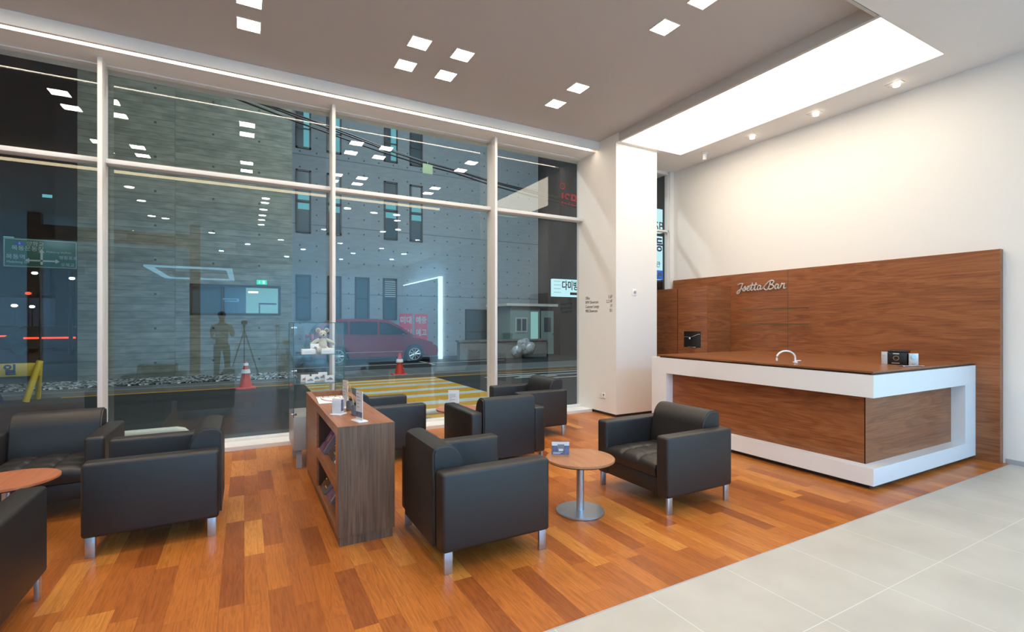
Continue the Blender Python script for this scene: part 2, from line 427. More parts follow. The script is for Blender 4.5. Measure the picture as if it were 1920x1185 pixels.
def thing(name, label, cat, loc=(0, 0, 0), rz=0, group=None):
    o = bpy.data.objects.new(name, None); COL.objects.link(o); o.empty_display_size = 0.1
    o.location = loc; o.rotation_euler = (0, 0, rz)
    return tag(o, label, cat, group)
def box(name, a, b, m, parent=None, bev=0.0, loc=(0, 0, 0)):
    return MB().box(a, b, None, bev).build(name, m, parent, loc)
def struct(name, a, b, m, bev=0.0):
    return tag(box(name, a, b, m, None, bev), kind='structure')
def copy_tree(o, parent=None):
    c = o.copy(); COL.objects.link(c)
    if parent is not None: c.parent = parent
    for ch in list(o.children): copy_tree(ch, c)
    return c
# frames for text: face -> rotation so that the text reads for a viewer in front of that face
ROT = {'-Y': (PI / 2, 0, 0), '+Y': (PI / 2, 0, PI), '-X': (PI / 2, 0, -PI / 2), '+X': (PI / 2, 0, PI / 2), '+Z': (0, 0, 0)}
def text_obj(name, s, size, loc, face, m, parent=None, ext=0.001, align='LEFT', width=None, bold=0.0, rot=None):
    cu = bpy.data.curves.new(name, 'FONT'); cu.body = s; cu.size = size; cu.extrude = ext
    cu.align_x = align; cu.align_y = 'CENTER'; cu.offset = bold
    cu.resolution_u = 3
    t = bpy.data.objects.new(name, cu); COL.objects.link(t)
    bpy.context.view_layer.update()
    me = bpy.data.meshes.new_from_object(t.evaluated_get(bpy.context.evaluated_depsgraph_get()))
    COL.objects.unlink(t); bpy.data.objects.remove(t)
    if width and me.vertices:
        xs = [v.co.x for v in me.vertices]; wd = max(xs) - min(xs)
        k = width / max(wd, 1e-6)
        for v in me.vertices: v.co.x *= k
    me.materials.clear(); me.materials.append(M[m])
    o = bpy.data.objects.new(name, me); COL.objects.link(o)
    o.location = loc; o.rotation_euler = rot if rot else ROT[face]
    if parent is not None: o.parent = parent
    return o

# ================================================================== ROOM SHELL
GY = 6.93            # plane of the glass
ZS = 4.32            # soffits
ZC = 4.46            # raised ceiling
XW = 7.10            # wall behind the bar
XL, YB = -6.5, -11.0
struct('floor', (XL, 2.0, -0.12), (XW, 6.56, 0.0), 'floorwood')
struct('floor', (XL, YB, -0.12), (XW, 2.0, 0.0), 'floortile')
struct('trim_1', (1.0, 1.996, -0.005), (XW, 2.004, 0.0012), 'grey')
struct('wall_right', (XW, YB, 0), (XW + 0.2, 6.74, ZS + 0.3), 'white')
struct('wall_left', (XL - 0.2, YB, 0), (XL, 7.2, ZC), 'white')
struct('wall_back', (XL, YB - 0.2, 0), (XW, YB, ZS), 'white')
# ceiling: raised field, its soffits and the light ceiling opening
PX0, PX1, PY0, PY1 = 5.155, 6.47, 2.32, 5.885
struct('ceiling', (XL, 2.33, ZC), (5.12, 6.36, ZC + 0.1), 'ceil')
struct('ceiling', (XL, YB, ZS), (XW, 2.32, ZS + 0.30), 'white')
struct('ceiling', (XL, 6.46, ZS), (5.12, 7.1, ZS + 0.30), 'white')
struct('ceiling', (5.12, PY1, ZS), (XW, 7.1, ZS + 0.30), 'white')
struct('ceiling', (PX1, 2.32, ZS), (XW, PY1, ZS + 0.30), 'white')
struct('trim_2', (5.12, 2.32, ZS), (PX0, PY1, ZC + 0.1), 'ceil')
struct('trim_3', (XL, 6.36, ZS + 0.005), (5.12, 6.40, ZC + 0.1), 'white')
struct('trim_4', (XL, 6.40, ZS + 0.05), (5.12, 6.46, ZC + 0.1), 'white')
struct('trim_5', (XL, 2.33, ZS + 0.004), (5.12, 2.36, ZC + 0.1), 'ceil')

# pilaster with its dark base reveal
struct('wall_pilaster', (5.12, 5.95, 0.045), (5.99, GY + 0.05, ZS), 'white')
struct('baseboard_pilaster', (5.14, 5.97, 0.0), (5.97, GY, 0.045), 'darkline')
struct('baseboard_right', (XW - 0.004, YB, 0.0), (XW, 2.04, 0.05), 'grey')
struct('wall_window_side', (7.0, 6.62, 0.0), (XW, 6.74, ZS), 'white')

# ------------------------------------------------------------------ glazing
tag(MB().box((XL, 6.55, 0.0), (5.12, GY + 0.12, 0.045)).build('windowsill', 'frame'), kind='structure').name = 'trim_6'
MX = [-3.68, -1.347, 1.018, 3.372]
def mullion_bm(x):
    return MB().box((x - 0.021, 6.66, 0.045), (x + 0.021, 6.86, ZS), None, 0.003).box((x - 0.012, 6.86, 0.045), (x + 0.012, GY + 0.03, ZS))
edges = [-6.5] + MX + [5.12]
for i in range(5):
    x0, x1 = edges[i] + (0.0125 if i else 0), edges[i + 1] - (0.0125 if i < 4 else 0)
    e = bpy.data.objects.new('window_%d' % (i + 1), None); COL.objects.link(e)
    e.location = ((x0 + x1) / 2, GY, 0.045); tag(e, kind='structure')
    L = Vector(e.location)
    def loc(a): return tuple(Vector(a) - L)
    f = MB()
    f.box(loc((x0, 6.80, 3.237)), loc((x1, GY + 0.03, 3.287)), None, 0.003)
    f.build('transom', 'frame', e)
    f = MB()
    f.box(loc((x0, 6.84, ZS - 0.012)), loc((x1, GY + 0.03, ZS)))
    f.box(loc((x0, 6.84, 0.045)), loc((x1, GY + 0.03, 0.07)))
    f.build('window_frame', 'frame', e)
    MB().box(loc((x0, GY, 0.07)), loc((x1, GY + 0.006, 3.237))).build('lower_pane', 'glass', e)
    MB().box(loc((x0, GY, 3.287)), loc((x1, GY + 0.006, ZS - 0.012))).build('upper_pane', 'glass', e)
    if i < 4:
        f = mullion_bm(edges[i + 1]); o = f.build('mullion', 'frame', e); o.location = -L
# narrow window between pilaster and bar wall
e = bpy.data.objects.new('window_6', None); COL.objects.link(e); e.location = (6.48, GY, 0); tag(e, kind='structure')
GW = 6.71
o = MB().box((5.99, 6.66, 3.19), (7.0, GW + 0.03, 3.225)).box((5.99, 6.66, ZS - 0.05), (7.0, GW + 0.03, ZS)).box((6.985, 6.66, 0), (7.0, GW + 0.03, ZS)).build('window_frame', 'frame', e); o.location = (-6.48, -GY, 0)
o = MB().box((5.99, GW, 0.0), (6.985, GW + 0.006, 3.19)).build('lower_pane', 'glass', e); o.location = (-6.48, -GY, 0)
o = MB().box((5.99, GW, 3.225), (6.985, GW + 0.006, ZS - 0.05)).build('upper_pane', 'glass', e); o.location = (-6.48, -GY, 0)

# ================================================================== CEILING LIGHTS
def square_light():
    t = thing('recessed_downlight', 'x', 'ceiling light')
    MB().box((-0.1, -0.1, -0.004), (0.1, 0.1, 0.0)).build('diffuser', 'square', t)
    f = MB()
    for a, b in (((-0.108, -0.108), (-0.1, 0.108)), ((0.1, -0.108), (0.108, 0.108)), ((-0.1, -0.108), (0.1, -0.1)), ((-0.1, 0.1), (0.1, 0.108))):
        f.box((a[0], a[1], -0.006), (b[0], b[1], 0.0))
    f.build('trim_frame', 'white', t)
    return t
sq0 = square_light(); used = False
names = {(0.04, 5.53): 'square recessed ceiling light at upper left of the photo, nearer the windows of its pair',
         (0.04, 5.09): 'square recessed ceiling light at upper left, cut by the top edge of the photo',
         (1.63, 5.53): 'square recessed ceiling light, left lower one of the middle cluster of four',
         (1.63, 5.02): 'square recessed ceiling light, left upper one of the middle cluster of four',
         (2.12, 5.53): 'square recessed ceiling light, right lower one of the middle cluster of four',
         (2.12, 5.02): 'square recessed ceiling light, right upper one of the middle cluster of four',
         (3.70, 5.53): 'square recessed ceiling light near the pilaster, closest to the window wall',
         (3.70, 5.02): 'square recessed ceiling light near the pilaster, second from the window wall',
         (3.70, 3.57): 'square recessed ceiling light beside the big luminous panel, fully inside the photo',
         (3.70, 3.09): 'square recessed ceiling light beside the big luminous panel, cut by the top edge'}
for x in (-2.09, -1.58, 0.04, 1.63, 2.12, 3.70):
    for y in ((5.53, 5.09, 3.52, 2.98) if x == 0.04 else (5.53, 5.02, 3.57, 3.09)):
        o = copy_tree(sq0) if used else sq0
        used = True
        o.location = (x, y, ZC)
        o['label'] = names.get((x, y), 'square recessed ceiling light seen only as a reflection in the windows')
        o['group'] = 'square recessed ceiling lights'
# round cool downlights over the tiled area, seen mirrored in the panes
rd0 = thing('round_downlight', 'round white downlight over the tiled floor, seen mirrored in glass', 'ceiling light', group='round showroom downlights')
MB().cyl((0, 0, -0.004), 0.085, 0.008, seg=24).build('diffuser', 'round', rd0)
fr = MB()
for k in range(24):
    a0, a1 = 2 * PI * k / 24, 2 * PI * (k + 1) / 24
    v = [fr.bm.verts.new((r * math.cos(a), r * math.sin(a), z)) for a in (a0, a1) for r, z in ((0.085, -0.009), (0.1, -0.002))]
    fr.bm.faces.new((v[0], v[1], v[3], v[2]))
fr.build('trim_ring', 'white', rd0)
FAR = rd0.children[0].data.copy() if rd0.children[0].name.startswith('diffuser') else rd0.children[1].data.copy()
FAR.materials[0] = M['roundfar']
RD = [(-2.1, 1.1), (-2.09, -0.2), (-2.15, -2.1), (-1.87, -2.3), (0.43, 1.4), (0.43, 0.95), (0.42, 0.15), (0.42, -0.6), (0.42, -1.25), (0.43, -2.0),
      (2.24, 1.3), (2.93, 1.12), (3.51, 1.15), (3.72, 0.45), (3.78, -1.4), (4.11, -0.85), (2.13, -1.9), (5.2, -2.4), (-0.9, -4.2), (1.1, -4.6), (3.0, -4.4), (4.6, -4.9), (0.1, -6.2), (2.0, -6.6), (3.9, -6.8), (5.8, -6.0), (5.8, -8.0), (-3.0, -5.0), (-3.5, -8.0), (-0.8, -8.6), (1.6, -9.2), (3.8, -9.0)]
for k, (x, y) in enumerate(RD):
    o = rd0 if k == 0 else copy_tree(rd0)
    o.location = (x, y, ZS)
    if y < -5.5:
        o['label'] = 'blue white round downlight deep in the showroom, seen mirrored in glass'
        for c in o.children:
            if c.name.startswith('diffuser'):
                c.data = FAR
# luminous ceiling panel over the bar
t = thing('luminous_ceiling_panel', 'large bright luminous ceiling panel recessed above the bar', 'ceiling light', ((PX0 + PX1) / 2, (PY0 + PY1) / 2, ZS))
hx, hy = (PX1 - PX0) / 2, (PY1 - PY0) / 2
MB().box((-hx + 0.004, -hy + 0.004, 0.012), (hx - 0.004, hy - 0.004, 0.03)).build('light_membrane', 'panel', t)
f = MB()
f.box((-hx, -hy, 0.0), (-hx + 0.012, hy, 0.04)).box((hx - 0.012, -hy, 0.0), (hx, hy, 0.04)).box((-hx, -hy, 0), (hx, -hy + 0.012, 0.04)).box((-hx, hy - 0.012, 0), (hx, hy, 0.04))
f.build('panel_frame', 'white', t)
# cove strips
o = MB().box((XL + 0.02, 6.405, ZS + 0.012), (4.98, 6.455, ZS + 0.045)).build('cove_strip_light', 'strip'); tag(o, 'long continuous strip light running above the window wall', 'strip light')
o = MB().box((XL + 0.02, 2.332, ZS - 0.045), (4.25, 2.37, ZS + 0.002)).build('rear_cove_strip_light', 'strip2'); tag(o, 'dim warm strip light at the back of the raised ceiling, mirrored in the windows', 'strip light')
# small rectangular spots along the bar wall
sp0 = thing('recessed_spotlight', 'x', 'spotlight')
MB().box((-0.05, -0.085, -0.004), (0.05, 0.085, 0.0)).build('bezel', 'aluu', sp0)
MB().cyl((0, -0.02, -0.02), 0.034, 0.04, seg=24).build('lens', 'spot', sp0)
for k, (y, lb) in enumerate(((2.90, 'nearest the camera'), (3.83, 'the middle one of three'), (4.77, 'the farthest of three'))):
    o = sp0 if k == 0 else copy_tree(sp0)
    o.location = (6.746, y, ZS)
    o['label'] = 'small recessed spotlight above the walnut bar wall, ' + lb; o['group'] = 'recessed spotlights above the bar wall'
t = thing('smoke_detector', 'small white cylindrical detector hanging from the ceiling near narrow window', 'detector', (6.72, 5.6, ZS))
MB().cyl((0, 0, -0.012), 0.05, 0.024).build('mounting_plate', 'white', t)
MB().cyl((0, 0, -0.07), 0.03, 0.10, bev=0.005).build('sensor_body', 'gloss_white', t)

# ================================================================== PILASTER DETAILS
t = thing('wall_directory_lettering', 'dark vinyl floor directory lettering on the white pilaster beside the windows', 'lettering', (5.12, 6.39, 1.80))
for k, (a, b2, wd, wd2) in enumerate((('Office', '5,6F', 0.115, 0.10), ('BMW Showroom', '2,3,4F', 0.34, 0.145), ('Customer Lounge', '1F', 0.36, 0.05), ('MINI Showroom', 'B1', 0.32, 0.05))):
    z = 0.105 - k * 0.073
    # the viewer stands on the -X side, so the line runs towards -Y
    text_obj('text_line', a, 0.072, (-0.001, 0.345, z), '-X', 'inkbrown', t, 0.0008, 'LEFT', wd)
    text_obj('text_line', b2, 0.072, (-0.001, -0.355, z), '-X', 'inkbrown', t, 0.0008, 'RIGHT', wd2)
t = thing('wall_outlet', 'white double wall outlet low on the pilaster with a dark socket', 'outlet', (5.12, 6.27, 0.305))
MB().box((-0.012, -0.065, -0.04), (0, 0.065, 0.04), None, 0.004).build('cover_plate', 'gloss_white', t)
for (y_, z_, r_, m_) in ((-0.032, 0.017, 0.014, 'black'), (-0.032, -0.017, 0.014, 'greentag'), (0.03, 0.012, 0.004, 'black'), (0.03, -0.012, 0.004, 'black')):
    MB().cyl((-0.013, y_, z_), r_, 0.006, axis='X').build('socket', m_, t)
t = thing('wall_thermostat', 'square white thermostat with round dial on the pilaster front', 'thermostat', (5.49, 5.95, 1.98))
MB().box((-0.045, -0.014, -0.055), (0.045, 0, 0.055), None, 0.006).build('housing', 'gloss_white', t)
MB().cyl((0.005, -0.02, 0.0), 0.024, 0.014, axis='Y', bev=0.003).build('dial', 'grey', t)

# ================================================================== BAR
WX = 7.02
t = thing('walnut_wall_panel', 'tall dark walnut veneer wall panel behind the bar counter', 'wall panel', (WX, 4.31, 0))
MB().box((0, -2.25, 0), (0.078, 1.03 - 0.002, 2.276)).box((0, 1.03 + 0.0, 0), (0.078, 2.25, 2.276)).build('veneer_board', 'walnut_y', t)
MB().box((-0.0015, 0.052, 0.0), (0, 0.055, 2.276)).build('board_joint', 'darkline', t)
# tall cabinets
def tall_cabinet(y0, y1, label, niche):
    t = thing('tall_walnut_cabinet', label, 'cabinet', (6.457, (y0 + y1) / 2, 0))
    h = (y1 - y0) / 2; D = WX - 6.457
    c = MB()
    if niche:
        n0, n1, z0, z1 = 5.455 - (y0 + y1) / 2, 5.804 - (y0 + y1) / 2, 1.085, 1.348
        c.box((0.02, -h, 0), (D - 0.002, h, 2.083), 'walnut_x')
        d = MB()
        d.box((0, -h + 0.002, 0), (0.02, n0, 2.083)).box((0, n1, 0), (0.02, h - 0.004, 2.083)).box((0, n0, 0), (0.02, n1, z0)).box((0, n0, z1), (0.02, n1, 2.083))
        c.build('cabinet_body', None, t)
        d.build('door_panel', 'walnut_y', t)
        k = MB().box((0.0195, n0, z0), (0.0215, n1, z1)).build('niche_back', 'black', t)
    else:
        c.box((0.02, -h, 0), (D - 0.002, h, 2.075), 'walnut_x'); c.build('cabinet_body', None, t)
        MB().box((0.004, -h + 0.004, 0), (0.02, h - 0.004, 2.075)).build('door_panel', 'walnut_y', t)
    return t
tall_cabinet(5.331, 5.93, 'tall walnut cabinet with black dispenser niche at the end of the bar', True)
tall_cabinet(5.945, 6.57, 'plain tall walnut cabinet between the pilaster and the dispenser cabinet', False)
t = thing('water_dispenser', 'glossy black water dispenser built into the walnut cabinet niche', 'dispenser', (6.457, 5.63, 1.085))
MB().box((0.004, -0.172, 0.002), (0.019, 0.172, 0.26)).build('front_panel', 'black', t)
MB().tube([(-0.004, 0.165, 0.172), (-0.01, 0.08, 0.17), (-0.012, 0.02, 0.165), (-0.012, -0.05, 0.19), (-0.008, -0.12, 0.215), (-0.004, -0.168, 0.22)], 0.0035).build('chrome_line', 'chrome', t)
MB().cyl((-0.02, 0.03, 0.152), 0.016, 0.03).build('spout', 'chrome', t)
MB().box((-0.035, -0.1, 0.004), (0.004, 0.06, 0.012)).build('drip_tray', 'chrome', t)

# counter: white frame wrapped round walnut infill
BX, BY, BE = 4.88, 2.258, 4.94
t = thing('bar_counter', 'white framed bar counter with recessed walnut panels', 'counter', (BX, BY, 0))
W_, L_ = WX - BX - 0.002, BE - BY
f = MB()
z0, z1, z2, z3 = 0.045, 0.198, 0.826, 1.028
f.box((0, 0, z0), (W_, L_, z1)).box((0, 0, z2), (W_, L_, z3))
f.box((0, L_ - 0.26, z1 - 0.002), (0.24, L_, z2 + 0.002))
f.box((W_ - 0.26, 0, z1 - 0.002), (W_, 0.24, z2 + 0.002))
f.build('white_frame', 'gloss_white', t, angle=20)
MB().box((0.12, 0.122, z1 - 0.002), (0.13, L_ - 0.255, z2 + 0.002)).build('front_infill_panel', 'walnut_y', t)
MB().box((0.12, 0.12, z1 - 0.002), (W_ - 0.255, 0.13, z2 + 0.002)).build('side_infill_panel', 'walnut_x', t)
MB().box((0.2, 0.2, z1), (W_ - 0.3, L_ - 0.3, z2)).box((0.06, 0.06, 0.0), (W_, L_ - 0.06, z0)).build('plinth', 'darkline', t)
t = thing('bar_worktop', 'thin walnut worktop lying on the white bar counter', 'worktop', (BX, BY, 1.028))
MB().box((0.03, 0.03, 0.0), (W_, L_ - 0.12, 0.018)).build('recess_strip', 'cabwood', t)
MB().box((0.004, 0.006, 0.018), (W_, L_ - 0.09, 0.034)).build('worktop_board', 'worktop', t)
ZT = 1.062
t = thing('bar_faucet', 'white curved gooseneck faucet standing on the walnut worktop', 'faucet', (5.243, 3.179, ZT))
MB().cyl((0, 0, 0.006), 0.026, 0.012, bev=0.003).build('base_plate', 'gloss_white', t)
pts = [(0, 0, 0.01), (0, 0, 0.05)]
for k in range(13):
    a = PI * k / 12
    pts.append((-0.085 + 0.085 * math.cos(a), 0.05 - 0.05 * math.cos(a), 0.05 + 0.075 * math.sin(a)))
pts.append((-0.17, 0.10, 0.02))
MB().tube(pts, 0.0095, seg=12).build('spout', 'gloss_white', t)
MB().tube([(0.0, 0, 0.02), (0.05, -0.03, 0.02)], 0.005).build('lever', 'gloss_white', t)

# two coffee machines and a tray at the corner
def machine(loc, rz, label, big):
    t = thing('coffee_machine', label, 'coffee machine', loc, rz)
    if big:
        MB().box((0, 0, 0), (0.158, 0.26, 0.125), None, 0.004).build('housing', 'black', t)
        MB().box((-0.002, 0.0, 0.126), (0.16, 0.27, 0.148), None, 0.008).build('lid', 'black', t)
        MB().box((-0.052, -0.012, 0), (-0.002, 0.012, 0.128), None, 0.002).build('side_plate', 'aluu', t)
        r_ = MB().cyl((0.07, -0.003, 0.068), 0.024, 0.008, axis='Y').build('round_emblem', 'gold', t)
        MB().cyl((0.07, -0.0075, 0.068), 0.020, 0.003, axis='Y').build('emblem_centre', 'black', r_)
        MB().cyl((-0.03, -0.014, 0.10), 0.010, 0.008, axis='Y').build('control_knob', 'chrome', t)
        MB().box((0.045, -0.006, 0.108), (0.095, 0, 0.118)).build('chrome_bar', 'chrome', t)
        MB().box((0.035, -0.02, 0.012), (0.10, 0, 0.02)).build('drip_grid', 'chrome', t)
    else:
        MB().box((0.0, 0.016, 0), (0.075, 0.30, 0.112), None, 0.003).build('housing', 'black', t)
        MB().box((0.0, 0.0, 0), (0.078, 0.016, 0.12), None, 0.003).build('front_plate', 'aluu', t)
        MB().cyl((0.038, -0.006, 0.085), 0.021, 0.014, axis='Y', bev=0.003).build('control_knob', 'chrome', t)
        MB().cyl((0.038, -0.004, 0.02), 0.009, 0.012, axis='Y').build('coffee_outlet', 'gold', t)
    return t
machine((5.88, 2.59, ZT), math.radians(-74), 'low glossy black coffee machine with round emblem, left one on the bar corner', True)
machine((5.928, 2.425, ZT), math.radians(-56), 'slim black coffee machine with a silver front plate, right one', False)
t = thing('drip_tray', 'slim metallic tray lying flat before the silver fronted machine', 'tray', (5.66, 2.36, ZT), math.radians(-18))
MB().box((0, 0, 0.004), (0.25, 0.07, 0.011), None, 0.002).build('tray_plate', 'chrome', t)
MB().box((0.02, 0.01, 0.0), (0.23, 0.06, 0.004)).build('tray_feet', 'black', t)

# glass shelves on the wall panel
for z, lb in ((1.70, 'upper thin glass shelf on the walnut wall under the script sign'), (1.475, 'lower thin glass shelf on the walnut wall above the faucet')):
    t = thing('glass_shelf', lb, 'shelf', (WX, 4.57, z), group='glass shelves on the bar wall')
    MB().box((-0.14, -0.50, -0.005), (0, 0.50, 0.005)).build('shelf_plate', 'cglass', t)
    MB().box((-0.145, -0.505, -0.005), (-0.14, 0.505, 0.005)).box((-0.14, -0.505, -0.005), (0, -0.50, 0.005)).build('polished_edge', 'shelfglass', t)

# script lettering
def script_sign():
    t = thing('script_wall_sign', 'brushed metal script lettering on the walnut wall above the glass shelves', 'sign', (WX, 4.78, 2.065))
    S = {
     'I': [[(0.0, 0.82), (0.18, 0.92), (0.42, 0.95), (0.60, 0.90), (0.50, 0.70), (0.38, 0.35), (0.25, 0.02), (0.12, -0.25), (-0.05, -0.32), (-0.12, -0.18), (0.05, 0.05), (0.3, 0.2), (0.52, 0.32)]],
     's': [[(0.0, 0.1), (0.2, 0.35), (0.33, 0.55), (0.36, 0.30), (0.34, 0.05), (0.2, -0.02), (0.08, 0.06), (0.22, 0.06), (0.5, 0.2)]],
     'e': [[(0.0, 0.15), (0.22, 0.25), (0.36, 0.42), (0.30, 0.54), (0.16, 0.48), (0.08, 0.25), (0.14, 0.04), (0.30, 0.0), (0.5, 0.18)]],
     't': [[(0.0, 0.15), (0.18, 0.5), (0.30, 0.92), (0.20, 0.5), (0.12, 0.12), (0.2, 0.0), (0.32, 0.05), (0.42, 0.18)], [(0.0, 0.60), (0.42, 0.66)]],
     'a': [[(0.40, 0.50), (0.22, 0.54), (0.08, 0.35), (0.06, 0.10), (0.18, 0.0), (0.34, 0.18), (0.44, 0.50), (0.38, 0.20), (0.42, 0.02), (0.56, 0.10), (0.64, 0.2)]],
     'B': [[(0.32, 0.92), (0.22, 0.5), (0.06, 0.06), (-0.15, -0.05), (-0.35, 0.1), (-0.36, 0.35), (-0.15, 0.60), (0.1, 0.9), (0.4, 1.05), (0.66, 0.98), (0.66, 0.78), (0.42, 0.58), (0.28, 0.54), (0.56, 0.48), (0.66, 0.28), (0.5, 0.06), (0.26, 0.0), (0.16, 0.08)]],
     'r': [[(0.0, 0.12), (0.12, 0.42), (0.18, 0.62), (0.26, 0.52), (0.44, 0.56), (0.40, 0.35), (0.36, 0.08), (0.46, -0.02), (0.58, 0.08)]],
    }
    adv = {'I': 0.52, 's': 0.46, 'e': 0.44, 't': 0.40, 'a': 0.60, 'B': 0.74, 'r': 0.6}
    x = 0.0
    K = 0.125
    def smooth(p):
        q = []
        for i in range(len(p) - 1):
            p0 = p[max(i - 1, 0)]; p1 = p[i]; p2 = p[i + 1]; p3 = p[min(i + 2, len(p) - 1)]
            for j in range(5):
                u = j / 5
                q.append(tuple(0.5 * ((2 * p1[a]) + (-p0[a] + p2[a]) * u + (2 * p0[a] - 5 * p1[a] + 4 * p2[a] - p3[a]) * u * u + (-p0[a] + 3 * p1[a] - 3 * p2[a] + p3[a]) * u ** 3) for a in (0, 1)))
        q.append(p[-1]); return q
    tot = sum(adv[c] if c != ' ' else 0.55 for c in 'Isetta Bar')
    wd = 0.80
    for c in 'Isetta Bar':
        if c == ' ': x += 0.55; continue
        b = MB()
        for st in S[c]:
            q = smooth(st)
            pts = [(-0.018, 0.40 - (x + u) / tot * wd, -0.065 + v * K) for u, v in q]
            b.tube(pts, 0.0095, seg=8)
        for v in b.bm.verts: v.co.x = -0.022 + (v.co.x + 0.018) * 0.9
        b.build('letter', 'aluu', t)
        x += adv[c]
    MB().box((-0.02, 0.375, -0.02), (0, 0.381, -0.014)).box((-0.02, -0.3, -0.02), (0, -0.294, -0.014)).build('mounting_pin', 'chrome', t)
script_sign()

# ================================================================== LOUNGE CHAIRS
def tufted(w, d, z0, z1):
    """cushion with stitched squares; local x across, y depth from 0 (front) to d"""
    b = MB(); nx, ny = 36, 30
    g = []
    for i in range(nx + 1):
        r = []
        for j in range(ny + 1):
            u, v = i / nx, j / ny
            x, y = -w / 2 + u * w, v * d
            e = min(u, 1 - u, v * 1.0, 1.0)
            edge = 1 - math.exp(-min(u, 1 - u) * 26)
            edge *= 1 - math.exp(-v * 22)
            gx = abs(((u * 3) % 1) - 0.5) * 2; gy = abs(((v * 3 + 0.35) % 1) - 0.5) * 2
            gx = max(0, (gx - 0.80) / 0.20) if 0.1 < u < 0.9 else 0
            gy = max(0, (gy - 0.80) / 0.20) if v > 0.12 else 0
            z = z1 - 0.03 * (1 - edge) - 0.017 * max(gx, gy) - 0.008 * min(gx, gy) * 2 + 0.012 * math.sin(PI * u) * math.sin(PI * min(1, v + .15))
            r.append(b.bm.verts.new((x, y, z)))
        g.append(r)
    for i in range(nx):
        for j in range(ny): b.bm.faces.new((g[i][j], g[i + 1][j], g[i + 1][j + 1], g[i][j + 1]))
    # skirts
    per = [g[i][0] for i in range(nx + 1)] + [g[nx][j] for j in range(1, ny + 1)] + [g[i][ny] for i in range(nx - 1, -1, -1)] + [g[0][j] for j in range(ny - 1, 0, -1)]
    m1 = [b.bm.verts.new((v.co.x * 1.0, v.co.y - (0.012 if v.co.y < 0.001 else 0), (z0 + z1) / 2 - 0.01)) for v in per]
    m2 = [b.bm.verts.new((v.co.x, v.co.y, z0)) for v in per]
    n = len(per)
    for k in range(n):
        b.bm.faces.new((per[k], m1[k], m1[(k + 1) % n], per[(k + 1) % n])); b.bm.faces.new((m1[k], m2[k], m2[(k + 1) % n], m1[(k + 1) % n]))
    b.bm.faces.new(m2)
    return b
def make_chair():
    """front faces local -Y; origin at the middle of the footprint"""
    t = thing('lounge_armchair', 'x', 'armchair')
    W, D = 0.86, 0.75; y0, y1 = -D / 2, D / 2; A = 0.13
    for s in (-1, 1):
        x0, x1 = (s * W / 2, s * (W / 2 - A)) if s < 0 else (s * (W / 2 - A), s * W / 2)
        MB().box((x0, y0, 0.13), (x1, y1 - 0.0, 0.605), None, 0.024, 4).build('armrest', 'leather', t)
    MB().box((-W / 2 + A + 0.001, y0 + 0.012, 0.135), (W / 2 - A - 0.001, y1 - 0.22, 0.265), None, 0.012, 2).build('seat_base', 'leather', t)
    o = tufted(W - 2 * A - 0.006, D - 0.23, 0.268, 0.395).build('seat_cushion', 'leather', t, angle=60); o.location = (0, y0 + 0.008, 0)
    # back: flat rear, quarter round front
    prof = [(y1 + 0.012, 0.13), (y1 + 0.012, 0.69), (y1 + 0.002, 0.722), (y1 - 0.03, 0.735), (y1 - 0.08, 0.738)]
    for k in range(1, 9):
        a = PI / 2 * k / 8
        prof.append((y1 - 0.08 - 0.115 * math.sin(a), 0.738 - 0.16 * (1 - math.cos(a))))
    prof += [(y1 - 0.215, 0.50), (y1 - 0.225, 0.40), (y1 - 0.225, 0.13)]
    prof = [(p[0], p[1]) for p in prof]
    MB().prism(prof, -W / 2 + A + 0.002, W / 2 - A - 0.002, None, 'X', 0.012, 3).build('backrest', 'leather', t, angle=50)
    for sx in (-1, 1):
        for sy in (-1, 1):
            cx, cy = sx * (W / 2 - 0.03), sy * (D / 2 - 0.045)
            MB().box((cx - 0.010, cy - 0.026, 0.0), (cx + 0.010, cy + 0.026, 0.132), None, 0.002).build('leg', 'steel', t)
    return t
ch0 = make_chair()
chairs = [((1.395, 3.14), PI / 2, 'black leather lounge armchair in front centre, its back and side towards the camera'),
          ((3.235, 3.155), -PI / 2, 'black leather lounge armchair nearest the bar counter, tufted seat facing left'),
          ((2.375, 4.76), PI, 'black leather lounge armchair with its straight back to the camera, behind the centre table'),
          ((3.405, 5.79), -PI / 2, 'black leather lounge armchair farthest back, beside the window and the pilaster'),
          ((1.385, 5.60), PI / 2, 'black leather lounge armchair half hidden behind the magazine rack'),
          ((-0.53, 4.42), -PI / 2, 'black leather lounge armchair left of the magazine rack, side towards the camera'),
          ((-1.39, 5.275), 0, 'black leather lounge armchair with tufted seat facing camera at far left window'),
          ((-1.38, 3.225), PI, 'black leather lounge armchair cut off by the lower left corner of the photo')]
for k, ((x, y), rz, lb) in enumerate(chairs):
    o = ch0 if k == 0 else copy_tree(ch0)
    o.location = (x, y, 0); o.rotation_euler = (0, 0, rz); o['label'] = lb; o['group'] = 'black lounge armchairs'

